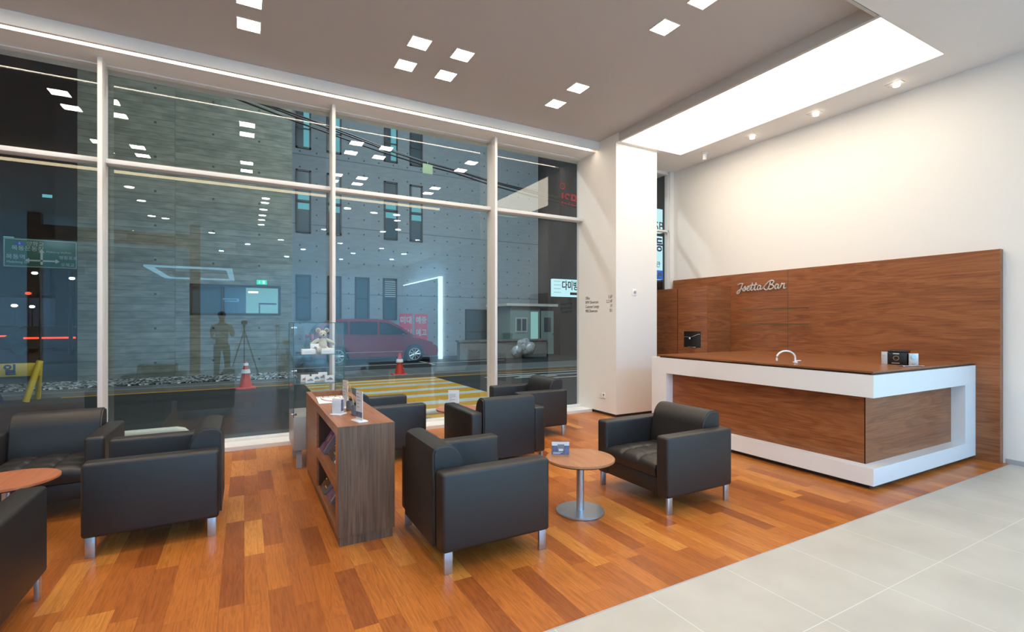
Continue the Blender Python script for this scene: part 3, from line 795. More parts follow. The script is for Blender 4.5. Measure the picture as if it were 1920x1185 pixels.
# ================================================================== ROUND TABLES
def make_table():
    t = thing('round_side_table', 'x', 'table')
    MB().cyl((0, 0, 0.421), 0.27, 0.018, seg=72, bev=0.003).build('tabletop', 'tabletop', t)
    MB().cyl((0, 0, 0.409), 0.262, 0.007, r2=0.268, seg=72).build('edge_band', 'black', t)
    MB().cyl((0, 0, 0.21), 0.03, 0.40, seg=32).build('column', 'steel', t)
    MB().cyl((0, 0, 0.009), 0.19, 0.014, seg=64, bev=0.003).build('base_plate', 'steel', t)
    return t
tb0 = make_table()
for k, ((x, y), lb) in enumerate((((2.335, 3.14), 'small round wood table with steel foot in front of the bar, holding a photo card'),
                                  ((2.33, 5.66), 'small round reddish table by the window, mostly hidden behind an armchair'),
                                  ((-1.41, 4.56), 'small round wood table at the left edge between three armchairs'))):
    o = tb0 if k == 0 else copy_tree(tb0)
    o.location = (x, y, 0); o['label'] = lb; o['group'] = 'round side tables'
    if k:
        for c in o.children:
            if c.name.startswith('tabletop'):
                c.data = c.data.copy(); c.data.materials[0] = M['tabletop_red']
# card on the centre table
t = thing('photo_card_stand', 'acrylic stand with blue car photo card on the centre round table', 'card stand', (2.215, 3.24, 0.43), -0.50)
MB().box((-0.075, -0.03, 0), (0.075, 0.03, 0.012), None, 0.003).build('stand_base', 'acrylic', t)
MB().box((-0.07, -0.003, 0.012), (0.07, 0.001, 0.115)).build('card', 'photo', t)
f = MB(); f.box((-0.07, -0.0045, 0.085), (0.07, -0.0032, 0.115), 'paper')
f.box((-0.025, -0.0055, 0.05), (0.03, -0.0045, 0.095), 'inkgrey').box((-0.015, -0.0062, 0.042), (0.02, -0.0055, 0.06), 'paper').box((-0.06, -0.0055, 0.02), (0.0, -0.0045, 0.024), 'paper').box((-0.06, -0.0055, 0.029), (0.015, -0.0045, 0.033), 'paper')
f.build('card_print', None, t)
MB().box((-0.074, -0.009, 0.008), (0.074, -0.007, 0.12)).build('clear_cover', 'acrylic', t)
# card on the window table
t = thing('menu_card_stand', 'white menu card in clear stand on the window side table', 'card stand', (2.22, 5.52, 0.43), -0.35)
MB().box((-0.07, -0.03, 0), (0.07, 0.03, 0.012), None, 0.003).build('stand_base', 'acrylic', t)
MB().box((-0.065, -0.003, 0.012), (0.065, 0.001, 0.25)).build('card', 'paper', t)
f = MB()
for z, w_ in ((0.235, 0.012), (0.20, 0.08), (0.185, 0.075), (0.17, 0.08), (0.155, 0.03), (0.135, 0.07), (0.12, 0.03)):
    f.box((-0.055, -0.0042, z - 0.002), (-0.055 + w_, -0.0032, z + 0.002), 'inkgrey')
f.box((-0.065, -0.0042, 0.055), (0.065, -0.0032, 0.09), 'inkgrey')
for k in range(9): f.box((-0.06 + k * 0.013, -0.005, 0.055 + (k * 7 % 5) * 0.004), (-0.053 + k * 0.013, -0.0042, 0.088), 'ink')
f.build('card_print', None, t)

# ================================================================== MAGAZINE RACK
RX0, RX1, RY0, RY1, RZ = 0.545, 0.925, 3.40, 5.30, 0.80
t = thing('magazine_rack', 'long walnut magazine rack with open shelves on its left side', 'magazine rack', (RX0, RY0, 0))
rw, rl = RX1 - RX0, RY1 - RY0
oy0, oy1 = 0.10, 1.085
f = MB()   # left face around the opening
f.box((0.0, 0.018, 0.065), (0.018, oy0, RZ - 0.018)).box((0, oy1, 0.065), (0.018, rl, RZ - 0.018)).box((0, oy0, 0.735), (0.018, oy1, RZ - 0.018)).box((0, oy0, 0.065), (0.018, oy1, 0.075))
f.build('side_face', 'racktop', t)
f = MB().box((rw - 0.018, 0.018, 0.065), (rw, rl, RZ - 0.018)).box((0, rl - 0.018, 0.065), (rw, rl, RZ - 0.018))
f.build('rear_panel', 'walnut_z', t)
MB().box((0.0, 0, 0.065), (rw, 0.018, RZ)).build('end_panel', 'walnut_z', t)
MB().box((0.0, oy0, 0.35), (rw - 0.02, oy1, 0.42)).build('middle_shelf', 'racktop', t)
MB().box((0.0, oy0, 0.068), (rw - 0.02, oy1, 0.095)).build('bottom_shelf', 'racktop', t)
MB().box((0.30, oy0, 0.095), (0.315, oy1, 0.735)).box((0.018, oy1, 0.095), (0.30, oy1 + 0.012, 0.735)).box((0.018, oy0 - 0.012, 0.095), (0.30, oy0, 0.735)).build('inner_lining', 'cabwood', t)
ty0, ty1 = 1.16, 1.84
f = MB()
f.box((0, 0.018, RZ - 0.018), (rw, ty0, RZ)).box((0, ty1, RZ - 0.018), (rw, rl, RZ)).box((0, ty0, RZ - 0.018), (0.045, ty1, RZ)).box((rw - 0.045, ty0, RZ - 0.018), (rw, ty1, RZ))
f.build('top_board', 'racktop', t)
MB().box((0.03, ty0, RZ - 0.12), (rw - 0.03, ty1, RZ - 0.105)).box((0.03, ty0, RZ - 0.105), (0.045, ty1, RZ - 0.018)).box((rw - 0.045, ty0, RZ - 0.105), (rw - 0.03, ty1, RZ - 0.018)).box((0.045, ty1, RZ - 0.105), (rw - 0.045, ty1 + 0.012, RZ - 0.018)).box((0.045, ty0 - 0.012, RZ - 0.105), (rw - 0.045, ty0, RZ - 0.018)).box((0.045, 1.46, RZ - 0.105), (rw - 0.045, 1.475, RZ - 0.03)).build('top_tray', 'racktop', t)
MB().box((0.012, 0.012, 0), (rw - 0.012, rl - 0.012, 0.065)).build('plinth', 'walnut_z', t)

# magazines leaning back on the shelves, covers to the left, page edges to the camera
def shelf_magazine(y, dx, z, cover, label, grp, h, lean):
    t = thing('magazine', label, 'magazine', (RX0 + 0.035 + dx, y, z), group=grp)
    t.rotation_euler = (0, lean, 0)
    MB().box((0.0012, 0, 0), (0.0105, 0.21, h)).build('pages', 'mag_pages', t)
    MB().box((0.0, -0.001, 0), (0.0012, 0.211, h + 0.001)).box((0.0105, -0.001, 0), (0.0117, 0.211, h + 0.001)).build('cover', cover, t)
    if cover == 'magamber':
        MB().box((-0.0008, 0.08, h * 0.45), (0.0, 0.12, h * 0.85)).box((-0.0008, 0.02, h * 0.16), (0.0, 0.09, h * 0.19)).box((-0.0008, 0.15, h * 0.3), (0.0, 0.19, h * 0.33)).build('cover_print', 'amberlight', t)
    elif cover == 'magpurple':
        MB().box((-0.0008, 0.0, h * 0.05), (0.0, 0.035, h * 0.95)).box((-0.0008, 0.09, h * 0.3), (0.0, 0.14, h * 0.5)).build('cover_print', 'mag_pale', t)
M['mag_pages'] = simple('magazine_page_edges', (0.42, 0.44, 0.46), 0.6, var=0.3, scale=300)
M['mag_pale'] = simple('pale_cover_print', (0.42, 0.24, 0.22), 0.3, var=0.3, scale=40)
LE = 0.60
for (y, k, c, lb) in ((4.235, -1.2, 'magpurple', 'purple covered magazine in front of its pile on the upper rack shelf'), (4.235, -0.2, 'magpurple', 'second magazine of the purple pile on the upper rack shelf'),
                      (4.235, 0.8, 'magpurple', 'third magazine of the purple pile on the upper rack shelf'), (4.235, 1.8, 'magpurple', 'rearmost magazine of the purple pile on the upper rack shelf'),
                      (3.985, 1.0, 'magamber', 'brown magazine with amber glow on the upper rack shelf'), (3.985, 2.0, 'magamber', 'magazine right behind the amber one on the upper rack shelf'),
                      (3.735, 1.6, 'paper', 'white covered magazine on the upper rack shelf')):
    shelf_magazine(y, k * 0.0148, 0.4275, c, lb, 'magazines on the upper rack shelf', 0.29, LE)
for (y, k, c, lb) in ((4.225, -1.0, 'magamber', 'brown magazine with amber glow on the lower rack shelf'), (4.225, 0.0, 'magamber', 'magazine right behind the amber one on the lower rack shelf'),
                      (3.975, 0.2, 'magpurple', 'purple covered magazine in front of its pile on the lower rack shelf'), (3.975, 1.2, 'magpurple', 'second magazine of the purple pile on the lower rack shelf'),
                      (3.975, 2.2, 'magpurple', 'rearmost magazine of the purple pile on the lower rack shelf')):
    shelf_magazine(y, k * 0.0148, 0.1025, c, lb, 'magazines on the lower rack shelf', 0.265, 0.62)

# magazine lying half in the tray
t = thing('magazine', 'white magazine with red strokes lying over the tray of the rack top', 'magazine', (0.69, 4.56, RZ + 0.003), 0.0)
t.rotation_euler = (math.radians(0.5), 0, -0.06)
MB().box((-0.125, -0.13, 0), (0.125, 0.26, 0.006), None, 0.001).build('cover', 'paper', t)
text_obj('title_text', 'NEIGHBOR', 0.085, (-0.118, 0.21, 0.0072), '+Z', 'inkbrown', t, 0.0006, 'LEFT', 0.235)
f = MB()
for r0, x0 in ((0.24, -0.11), (0.20, 0.0), (0.17, 0.05)):
    pts = [(x0 + 0.02 + (r0) * (1 - math.cos(a)) * 0.6, 0.13 - r0 * math.sin(a) * 0.9, 0.0068) for a in [k * 0.16 for k in range(9)]]
    f.tube(pts, 0.0045, seg=6)
f.build('cover_print', 'inkred', t)
# three clear stands
def stand(loc, rz, w, h, label, thick=0.004, extra=False):
    t = thing('acrylic_sign_stand', label, 'sign stand', loc, rz)
    MB().box((-w / 2 - 0.015, -0.035, 0), (w / 2 + 0.015, 0.035, 0.012), None, 0.004).build('stand_base', 'gloss_white', t)
    MB().box((-w / 2, -thick / 2, 0.012), (w / 2, thick / 2, h)).build('insert_card', 'paper', t)
    MB().box((-w / 2 - 0.002, -thick / 2 - 0.003, 0.01), (w / 2 + 0.002, -thick / 2 - 0.001, h + 0.002)).build('clear_cover', 'acrylic', t)
    f = MB()
    for k in range(5): f.box((-w * 0.38, -thick / 2 - 0.0012, h * 0.9 - k * h * 0.11), (-w * 0.38 + w * (0.3 + 0.12 * (k % 3)), -thick / 2 - 0.0004, h * 0.9 - k * h * 0.11 + 0.004), 'inkgrey')
    if extra: f.box((-w * 0.5, -thick / 2 - 0.0012, 0.03), (w * 0.5, -thick / 2 - 0.0004, h * 0.32), 'photo')
    f.build('card_print', None, t)
    return t
stand((0.712, 3.54, RZ), -1.33, 0.10, 0.215, 'tall clear sign stand on the rack, the one nearest the camera', extra=True)
stand((0.725, 4.16, RZ), -1.30, 0.09, 0.225, 'tall clear sign stand on the rack behind the diffuser bottles')
t = thing('card_holder', 'small clear box holder with white cards on the rack beside the diffusers', 'card holder', (0.625, 3.88, RZ), -0.75)
MB().box((-0.045, -0.045, 0), (0.045, 0.045, 0.012), None, 0.004).build('holder_base', 'gloss_white', t)
MB().box((-0.035, -0.028, 0.012), (0.035, 0.02, 0.125)).build('card_stack', 'paper', t)
MB().box((-0.04, -0.034, 0.012), (0.04, -0.031, 0.11)).box((0.037, -0.034, 0.012), (0.04, 0.026, 0.11)).build('clear_box', 'acrylic', t)
MB().box((0.0355, -0.02, 0.03), (0.0362, 0.012, 0.115)).build('card_print', 'photo', t)
# reed diffusers
M['knurl'] = simple('knurled_dark_glass', (0.22, 0.25, 0.28), 0.15, spec=0.9, var=0.5, scale=180)
for k, ((x, y), lb, d) in enumerate((((0.745, 4.02), 'dark textured reed diffuser bottle, the rear one on the rack', -0.02), ((0.738, 3.79), 'dark textured reed diffuser bottle, the front one on the rack', -0.03))):
    t = thing('reed_diffuser', lb, 'diffuser', (x, y, RZ), group='reed diffusers')
    MB().cyl((0, 0, 0.039), 0.038, 0.078, seg=40, bev=0.006).build('bottle', 'knurl', t)
    MB().cyl((0, 0, 0.083), 0.012, 0.018).cyl((0, 0, 0.09), 0.016, 0.01).build('neck_collar', 'black', t)
    for (a, b) in ((-0.055, 0.03), (-0.04, 0.045)):
        MB().tube([(0, 0, 0.03), (a, b, 0.235)], 0.0022, seg=6).build('reed', 'reed', t)

# ================================================================== DISPLAY CASE
DX0, DX1, DY0, DY1 = 0.44, 0.93, 5.42, 6.0
t = thing('glass_display_case', 'glass display case on a grey base behind the magazine rack', 'display case', (DX0, DY0, 0))
dw, dd = DX1 - DX0, DY1 - DY0
for x in (0.03, dw - 0.07):
    for y in (0.03, dd - 0.07): MB().box((x, y, 0), (x + 0.05, y + 0.05, 0.19)).build('leg', 'grey', t)
MB().box((0, 0, 0.19), (dw, dd, 0.53), None, 0.004).build('base_cabinet', 'grey', t)
ZG0, ZG1 = 0.53, 1.49
for nm, a, b in (('side_glass', (0, 0, ZG0), (0.006, dd, ZG1)), ('side_glass', (dw - 0.006, 0, ZG0), (dw, dd, ZG1)), ('front_glass', (0.006, 0, ZG0), (dw - 0.006, 0.006, ZG1)), ('back_glass', (0.006, dd - 0.006, ZG0), (dw - 0.006, dd, ZG1)), ('top_glass', (0, 0, ZG1), (dw, dd, ZG1 + 0.006))):
    MB().box(a, b).build(nm, 'cglass', t)
f = MB()
for x in (0.0, dw):
    for y in (0.0, dd): f.box((x - 0.003, y - 0.003, ZG0), (x + 0.003, y + 0.003, ZG1))
for y in (0.0, dd): f.box((0, y - 0.002, ZG1), (dw, y + 0.002, ZG1 + 0.006))
for x in (0.0, dw): f.box((x - 0.002, 0, ZG1), (x + 0.002, dd, ZG1 + 0.006))
M['greenedge'] = simple('green_glass_edge', (0.02, 0.10, 0.085), 0.2, spec=0.7)
f.build('glass_edges', 'greenedge', t)
SH1, SH2 = 1.165, 0.865
for z in (SH1, SH2):
    s_ = MB().box((0.008, 0.01, z - 0.006), (dw - 0.008, dd - 0.01, z)).build('glass_shelf', 'cglass', t)
    MB().box((0.008, 0.006, z - 0.006), (dw - 0.008, 0.01, z)).build('shelf_edge', 'greenedge', s_)
for z in (1.44, 1.00, 0.56):
    MB().box((-0.012, 0.0, z - 0.012), (0.03, 0.012, z + 0.012), None, 0.002).cyl((-0.014, 0.006, z), 0.012, 0.02, axis='X').build('hinge', 'chrome', t)
# contents
def carton(x, y, z, a, b, c, label, rz=0.0, pic=False, grp='white boxes in the display case'):
    o = thing('small_white_box', label, 'box', (DX0 + x, DY0 + y, z), rz, grp)
    MB().box((0, 0, 0), (a, b, c), None, 0.002).build('carton', 'paper', o)
    f = MB()
    if pic:
        pr = [(a * 0.15, c * 0.3), (a * 0.2, c * 0.5), (a * 0.38, c * 0.55), (a * 0.5, c * 0.72), (a * 0.7, c * 0.68), (a * 0.85, c * 0.45), (a * 0.86, c * 0.3)]
        f.prism(pr, -0.0012, -0.0002, 'inkgrey', 'Y')
    else: f.box((a * 0.12, -0.0012, c * 0.45), (a * 0.7, -0.0002, c * 0.5), 'inkgrey')
    f.build('printed_label', None, o)
    return o
e_ = 0.0008
carton(0.085, 0.06, SH1 + e_, 0.13, 0.11, 0.05, 'flat white carton at left on the top glass shelf')
carton(0.275, 0.06, SH1 + e_, 0.125, 0.07, 0.055, 'flat white carton in front of the plush mouse')
carton(0.185, 0.235, SH1 + e_, 0.085, 0.05, 0.10, 'upright white box with a blue picture beside the plush mouse', pic=True)
for x, y, w_, h_, lb in ((0.085, 0.17, 0.085, 0.075, 'small car box at far left back on the lower glass shelf'), (0.12, 0.06, 0.085, 0.065, 'small car box at front left on the lower glass shelf'), (0.195, 0.20, 0.085, 0.07, 'small car box second from left in the back row'), (0.27, 0.24, 0.085, 0.085, 'small car box standing highest at the back of the lower shelf'), (0.31, 0.07, 0.09, 0.065, 'small car box at front right on the lower glass shelf')):
    carton(x, y, SH2 + e_, w_, 0.05, h_, lb, pic=True, grp='small picture boxes on the lower glass shelf')
carton(0.20, 0.20, 0.53 + e_, 0.07, 0.05, 0.05, 'small pale carton on the floor of the display case')
# plush mouse
t = thing('plush_mouse', 'cream plush mouse toy sitting on the top shelf of the glass case', 'plush toy', (DX0 + 0.315, DY0 + 0.30, SH1))
MB().sph((0, 0, 0.085), 0.05, None, (0.95, 0.85, 1.35)).sph((0, 0.0, 0.125), 0.04, None, (1, 0.9, 1)).build('body', 'plush', t)
MB().sph((0, -0.012, 0.205), 0.043, None, (1, 0.95, 0.95)).sph((0.0, -0.052, 0.19), 0.022, None, (1, 1.3, 0.9)).build('head', 'plushdark' if False else 'plush', t)
for s in (-1, 1):
    f = MB().sph((s * 0.044, 0, 0.245), 0.026, 'plush', (1, 0.4, 1)).sph((s * 0.044, -0.006, 0.245), 0.019, 'plushdark', (1, 0.35, 1)); f.build('ear', None, t)
    MB().tube([(s * 0.035, 0, 0.145), (s * 0.075, -0.01, 0.125), (s * 0.112, -0.02, 0.10)], 0.019, seg=12, taper=[0.9, 1, 0.8]).sph((s * 0.112, -0.02, 0.10), 0.018).build('arm', 'plush', t)
    MB().tube([(s * 0.03, -0.01, 0.055), (s * 0.045, -0.06, 0.035), (s * 0.055, -0.10, 0.025)], 0.023, seg=12, taper=[1, 1, 0.9]).sph((s * 0.055, -0.11, 0.03), 0.025, None, (0.9, 0.7, 1.1)).build('leg', 'plush', t)
    MB().sph((s * 0.017, -0.049, 0.214), 0.0045).build('eye', 'black', t)
MB().sph((0, -0.084, 0.196), 0.009).build('nose', 'black', t)

# ================================================================== PEOPLE (behind the camera, mirrored in the glass)
def skinned(name, verts, edges, radii, m, parent, levels=2):
    me = bpy.data.meshes.new(name); me.from_pydata(verts, edges, []); me.materials.append(M[m])
    o = bpy.data.objects.new(name, me); COL.objects.link(o); o.parent = parent
    sm = o.modifiers.new('skin', 'SKIN'); sm.use_smooth_shade = True
    for i, r in enumerate(radii): me.skin_vertices[0].data[i].radius = (r, r) if isinstance(r, (int, float)) else r
    me.skin_vertices[0].data[0].use_root = True
    s2 = o.modifiers.new('sub', 'SUBSURF'); s2.levels = levels; s2.render_levels = levels
    return o
t = thing('person', 'person in light blue shirt and dark trousers beside a tripod, mirrored in window', 'person', (-0.50, -0.62, 0), 0)
# facing +Y, head turned to the camera on the tripod; one continuous body
V = [(0, 0, 0.93), (0, 0, 1.08), (0, 0.01, 1.25), (0, 0, 1.40), (0, 0.0, 1.48), (0, 0.02, 1.56), (0, 0.03, 1.66), (0, 0.02, 1.71),
     (-0.17, 0, 1.39), (-0.22, 0.02, 1.13), (-0.14, 0.22, 1.10), (-0.08, 0.30, 1.12),
     (0.17, 0, 1.39), (0.24, 0.05, 1.14), (0.26, 0.27, 1.22), (0.27, 0.35, 1.26),
     (-0.09, 0, 0.86), (-0.11, 0.02, 0.50), (-0.12, -0.02, 0.10), (-0.12, 0.03, 0.045), (-0.12, 0.17, 0.03),
     (0.09, 0, 0.86), (0.12, 0.04, 0.50), (0.13, 0.0, 0.10), (0.13, 0.05, 0.045), (0.13, 0.19, 0.03)]
Ee = [(0, 1), (1, 2), (2, 3), (3, 4), (4, 5), (5, 6), (6, 7), (3, 8), (8, 9), (9, 10), (10, 11), (3, 12), (12, 13), (13, 14), (14, 15), (0, 16), (16, 17), (17, 18), (18, 19), (19, 20), (0, 21), (21, 22), (22, 23), (23, 24), (24, 25)]
Rr = [(0.14, 0.10), (0.13, 0.095), (0.15, 0.105), (0.13, 0.09), 0.055, 0.065, 0.088, 0.06, 0.062, 0.045, 0.034, 0.026, 0.062, 0.045, 0.034, 0.026, 0.085, 0.06, 0.045, 0.04, 0.035, 0.085, 0.06, 0.045, 0.04, 0.035]
body = skinned('body', V, Ee, Rr, 'skin', t)
skinned('shirt', [(0, 0, 0.95), (0, 0, 1.08), (0, 0.01, 1.25), (0, 0, 1.42), (-0.18, 0, 1.39), (-0.215, 0.015, 1.20), (0.18, 0, 1.39), (0.225, 0.03, 1.20)],
        [(0, 1), (1, 2), (2, 3), (3, 4), (4, 5), (3, 6), (6, 7)], [(0.16, 0.12), (0.15, 0.11), (0.165, 0.12), (0.13, 0.10), 0.076, 0.066, 0.076, 0.066], 'shirt', t)
skinned('trousers', [(0, 0, 0.96), (-0.095, 0, 0.86), (-0.11, 0.02, 0.50), (-0.12, -0.02, 0.09), (0.095, 0, 0.86), (0.12, 0.04, 0.50), (0.13, 0.0, 0.09)],
        [(0, 1), (1, 2), (2, 3), (0, 4), (4, 5), (5, 6)], [(0.15, 0.12), 0.10, 0.075, 0.065, 0.10, 0.075, 0.065], 'trousers', t)
MB().sph((0, 0.01, 1.695), 0.098, None, (0.95, 1.02, 0.85)).build('hair', 'hair', t)
for s, (hx_, hy_, hz_) in ((-1, (-0.08, 0.30, 1.12)), (1, (0.27, 0.35, 1.26))):
    f = MB()
    f.sph((hx_, hy_ + 0.03, hz_), 0.036, None, (0.9, 1.1, 0.5))
    for k in range(4):
        ox = (k - 1.5) * 0.017
        f.tube([(hx_ + ox, hy_ + 0.05, hz_), (hx_ + ox, hy_ + 0.085, hz_ + 0.004), (hx_ + ox, hy_ + 0.105 - abs(k - 1.5) * 0.006, hz_ - 0.014)], 0.008, seg=8)
    f.tube([(hx_ - s * 0.028, hy_ + 0.02, hz_), (hx_ - s * 0.052, hy_ + 0.045, hz_), (hx_ - s * 0.052, hy_ + 0.068, hz_ - 0.008)], 0.009, seg=8)
    f.build('hand', 'skin', t)
t = thing('camera_tripod', 'black photo tripod with camera next to the mirrored person', 'tripod', (0, -0.28, 0))
MB().box((-0.07, -0.03, 1.44), (0.07, 0.04, 1.54), None, 0.01).cyl((0, 0.07, 1.49), 0.035, 0.07, axis='Y').build('camera_body', 'black', t)
MB().cyl((0, 0, 1.22), 0.016, 0.44).cyl((0, 0, 1.41), 0.03, 0.05).build('centre_column', 'black', t)
for a in (PI / 2 + PI, PI / 2 + PI / 3, PI / 2 - PI / 3):
    MB().tube([(0.02 * math.cos(a), 0.02 * math.sin(a), 1.24), (0.42 * math.cos(a), 0.42 * math.sin(a), 0.01)], 0.014, seg=8).build('leg', 'black', t)

# showroom fittings behind the camera, seen mirrored
t = thing('timber_portal', 'tan timber clad portal frame behind the camera, mirrored in the windows', 'portal', (-3.6, -3.1, 0))
MB().box((2.22, -0.12, 0), (2.47, 0.12, 4.318)).build('post', 'tan', t)
MB().box((-1.0, -0.12, 3.66), (2.22, 0.12, 4.02)).build('beam', 'tan', t)
MB().box((-1.25, -0.12, 0), (-1.0, 0.12, 4.318)).build('post', 'tan', t)
t = thing('square_ring_pendant', 'rectangular ring pendant of cool light strips mirrored in the window', 'pendant lamp', (-1.3, -3.9, 2.95))
M['ring'] = emis('ring_light', (0.35, 0.75, 1.0), 5.0)
MB().box((-1.0, -2.0, 0), (-0.86, 2.0, 0.05)).box((0.86, -2.0, 0), (1.0, 2.0, 0.05)).box((-0.86, -2.0, 0), (0.86, -1.93, 0.05)).box((-0.86, 1.93, 0), (0.86, 2.0, 0.05)).build('light_ring', 'ring', t)
f = MB()
for x in (-0.93, 0.93):
    for y in (-1.9, 1.9): f.cyl((x, y, 0.71), 0.004, 1.32, seg=8)
f.build('hanging_wires', 'steel', t)
t = thing('backlit_wall_panel', 'pale showroom wall panel with glowing cool edge, mirrored in the window', 'wall panel', (6.95, -7.6, 0))
MB().box((0, -2.6, 0), (0.06, 2.55, 3.3)).build('panel_board', 'white', t)
MB().box((-0.03, 2.55, 0), (0.14, 2.62, 3.36)).box((0.02, -2.6, 3.30), (0.10, 2.55, 3.36)).build('led_edge', 'led', t)

# ================================================================== OUTSIDE
G = -0.10
tag(box('road', (-14, 6.56, G - 0.2), (24, 13.85, G), 'asphalt'), kind='structure')
tag(box('sidewalk', (-14, 13.85, G - 0.2), (24, 24, G + 0.05), 'pave'), kind='structure')
tag(box('parking_lot', (1.35, 16.2, G), (24, 24, G + 0.058), 'asphalt'), kind='structure')
tag(box('kerb_strip', (-14, 13.72, G - 0.1), (24, 13.90, G + 0.09), 'kerb'), kind='structure')
tag(box('distant_road', (-60, 24, G - 0.2), (24, 70, G - 0.01), 'asphalt'), kind='structure')
tag(box('gravel_bed', (-5.6, 14.9, G + 0.0), (1.3, 16.55, G + 0.075), 'gravel'), 'bed of mixed white gravel at the foot of the concrete wall', 'gravel', kind='stuff')
o = tag(box('yellow_kerb_line', (-3.4, 13.60, G - 0.05), (11, 13.70, G + 0.004), 'yellowp'), 'thin yellow painted line along the far road edge', 'road marking')
o = tag(box('yellow_kerb_line', (-4.5, 7.02, G - 0.05), (8, 7.22, G + 0.006), 'yellowp'), 'ochre yellow line on the road directly outside the windows', 'road marking')
# speed table crossing: alternate stripes
t = thing('striped_crossing', 'yellow and white striped road crossing outside the middle window', 'road marking', (3.1, 10.3, G))
f = MB(); g = MB()
y = 13.60
k = 0
ys = [13.595, 13.48, 13.28, 12.93, 12.73, 12.32, 11.92, 11.34, 10.97, 10.42, 10.07, 9.45, 9.07, 7.24]
for i in range(len(ys) - 1):
    (f if i % 2 == 0 else g).box((-1.75 + 0.0, ys[i + 1] - 10.3, 0.0), (1.75, ys[i] - 10.3, 0.008))
f.build('yellow_stripes', 'yellowp', t); g.build('white_stripes', 'whitep', t)
f = MB()
for k in range(14):
    bx, by, br = random.uniform(-1.0, 1.2), random.uniform(-2.9, -2.35), random.uniform(0.04, 0.09)
    f.cyl((bx, by, 0.009), br, 0.004, None, 9).cyl((bx + br, by + br * .6, 0.009), br * .6, 0.004, None, 8)
f.build('worn_patches', 'kerb', t)
# arrows and letters on the road at right
t = thing('road_lettering', 'white painted traffic strokes on the road outside the right window', 'road marking', (8.0, 12.0, G))
f = MB()
for a in ((-1.6, 1.1, 1.9, 1.22), (-1.9, 0.7, -0.2, 0.82), (-0.9, 0.45, 1.3, 0.58), (-1.2, 0.15, 0.2, 0.3), (-0.8, -0.3, 1.6, -0.17), (-0.2, -1.6, 1.3, -1.45), (0.2, -2.1, 1.5, -1.95), (-0.1, -2.9, 1.5, -2.75)):
    f.box((a[0], a[1], 0), (a[2], a[3], 0.006))
f.build('painted_strokes', 'whitep', t)
o = MB().box((6.0, 16.9, G + 0.058), (6.1, 20.2, G + 0.064)).box((1.4, 17.6, G + 0.058), (9.3, 17.7, G + 0.064)).build('parking_bay_line', 'whitep'); tag(o, 'thin white parking bay lines on the ground around the red car', 'road marking')

# low cream pipe rails just outside the glass
for x0, x1, lb in ((-2.9, -0.62, 'low cream pipe barrier rail outside the left window, rounded end'), (2.05, 4.6, 'low cream pipe barrier rail outside the middle window on the yellow paint')):
    z = 0.14; zb = G
    t = thing('pipe_barrier', lb, 'barrier rail', ((x0 + x1) / 2, 7.42, G), group='pipe barriers outside the windows')
    hw = (x1 - x0) / 2; zt = z - G
    if x0 > 0: zt = 0.18
    pts = [(-hw, 0, 0.012)] + [(-hw + 0.12 - 0.12 * math.cos(a), 0, zt - 0.12 + 0.12 * math.sin(a)) for a in (0, PI / 6, PI / 3, PI / 2)] + [(hw - 0.12 + 0.12 * math.sin(a), 0, zt - 0.12 + 0.12 * math.cos(a)) for a in (0, PI / 6, PI / 3, PI / 2)] + [(hw, 0, 0.012)]
    MB().tube(pts, 0.048, seg=14).build('rail', 'railp', t)

# concrete walls
t = thing('board_marked_concrete_wall', 'tall board marked concrete wall, the darker left one across the street', 'wall', (-2.76, 16.6, G))
MB().box((-1.05, 0, 0), (1.04, 0.4, 14)).build('wall_slab', 'boardA', t)
t = thing('board_marked_concrete_building', 'board marked concrete building with a long lit slot window across the street', 'building', (-0.2, 16.85, G))
w0, w1, wz0, wz1 = -1.19, 1.20, 1.80, 2.72
MB().box((-1.6, 0, 0), (w0, 0.5, 14)).box((w1, 0, 0), (1.52, 0.5, 14)).box((w0, 0, 0), (w1, 0.5, wz0)).box((w0, 0, wz1), (w1, 0.5, 14)).build('wall_slab', 'boardA', t)
f = MB().box((w0, 0.02, wz0), (w1, 0.14, wz0 + 0.07)).box((w0, 0.02, wz1 - 0.07), (w1, 0.14, wz1)).box((w0, 0.02, wz0), (w0 + 0.07, 0.14, wz1)).box((w1 - 0.07, 0.02, wz0), (w1, 0.14, wz1)).box((-0.42, 0.02, wz0), (-0.36, 0.14, wz1))
wf = f.build('window', 'darkframe', t)
MB().box((w0 + 0.07, 0.12, wz0 + 0.07), (-0.42, 0.13, wz1 - 0.07)).build('dark_pane', 'winpane', wf)
MB().box((-0.36, 0.12, wz0 + 0.07), (w1 - 0.07, 0.13, wz1 - 0.07)).build('clear_pane', 'glass', wf)
M['roomwall'] = emis('lit_room_wall', (0.45, 0.85, 0.72), 0.42)
MB().box((0.25, 1.45, wz0 - 0.2), (w1 + 0.3, 1.5, wz1 + 0.2), 'roomwall').box((-0.36, 1.4, wz0 - 0.2), (0.25, 1.44, wz1 + 0.2), 'winpane').box((0.62, 1.36, wz0 + 0.38), (1.15, 1.4, wz0 + 0.44), 'darkframe').box((0.62, 1.36, wz0), (0.66, 1.4, wz0 + 0.44), 'darkframe').build('lit_room', None, t)
MB().cyl((0.45, 0.9, wz1 - 0.16), 0.14, 0.04, seg=24).build('room_lamp', 'tube', t)
t = thing('exit_sign', 'small green lit exit sign above the slot window', 'exit sign', (0.47, 16.84, 2.72))
MB().box((-0.14, -0.05, -0.07), (0.14, 0, 0.07), None, 0.004).build('sign_box', 'exit', t)
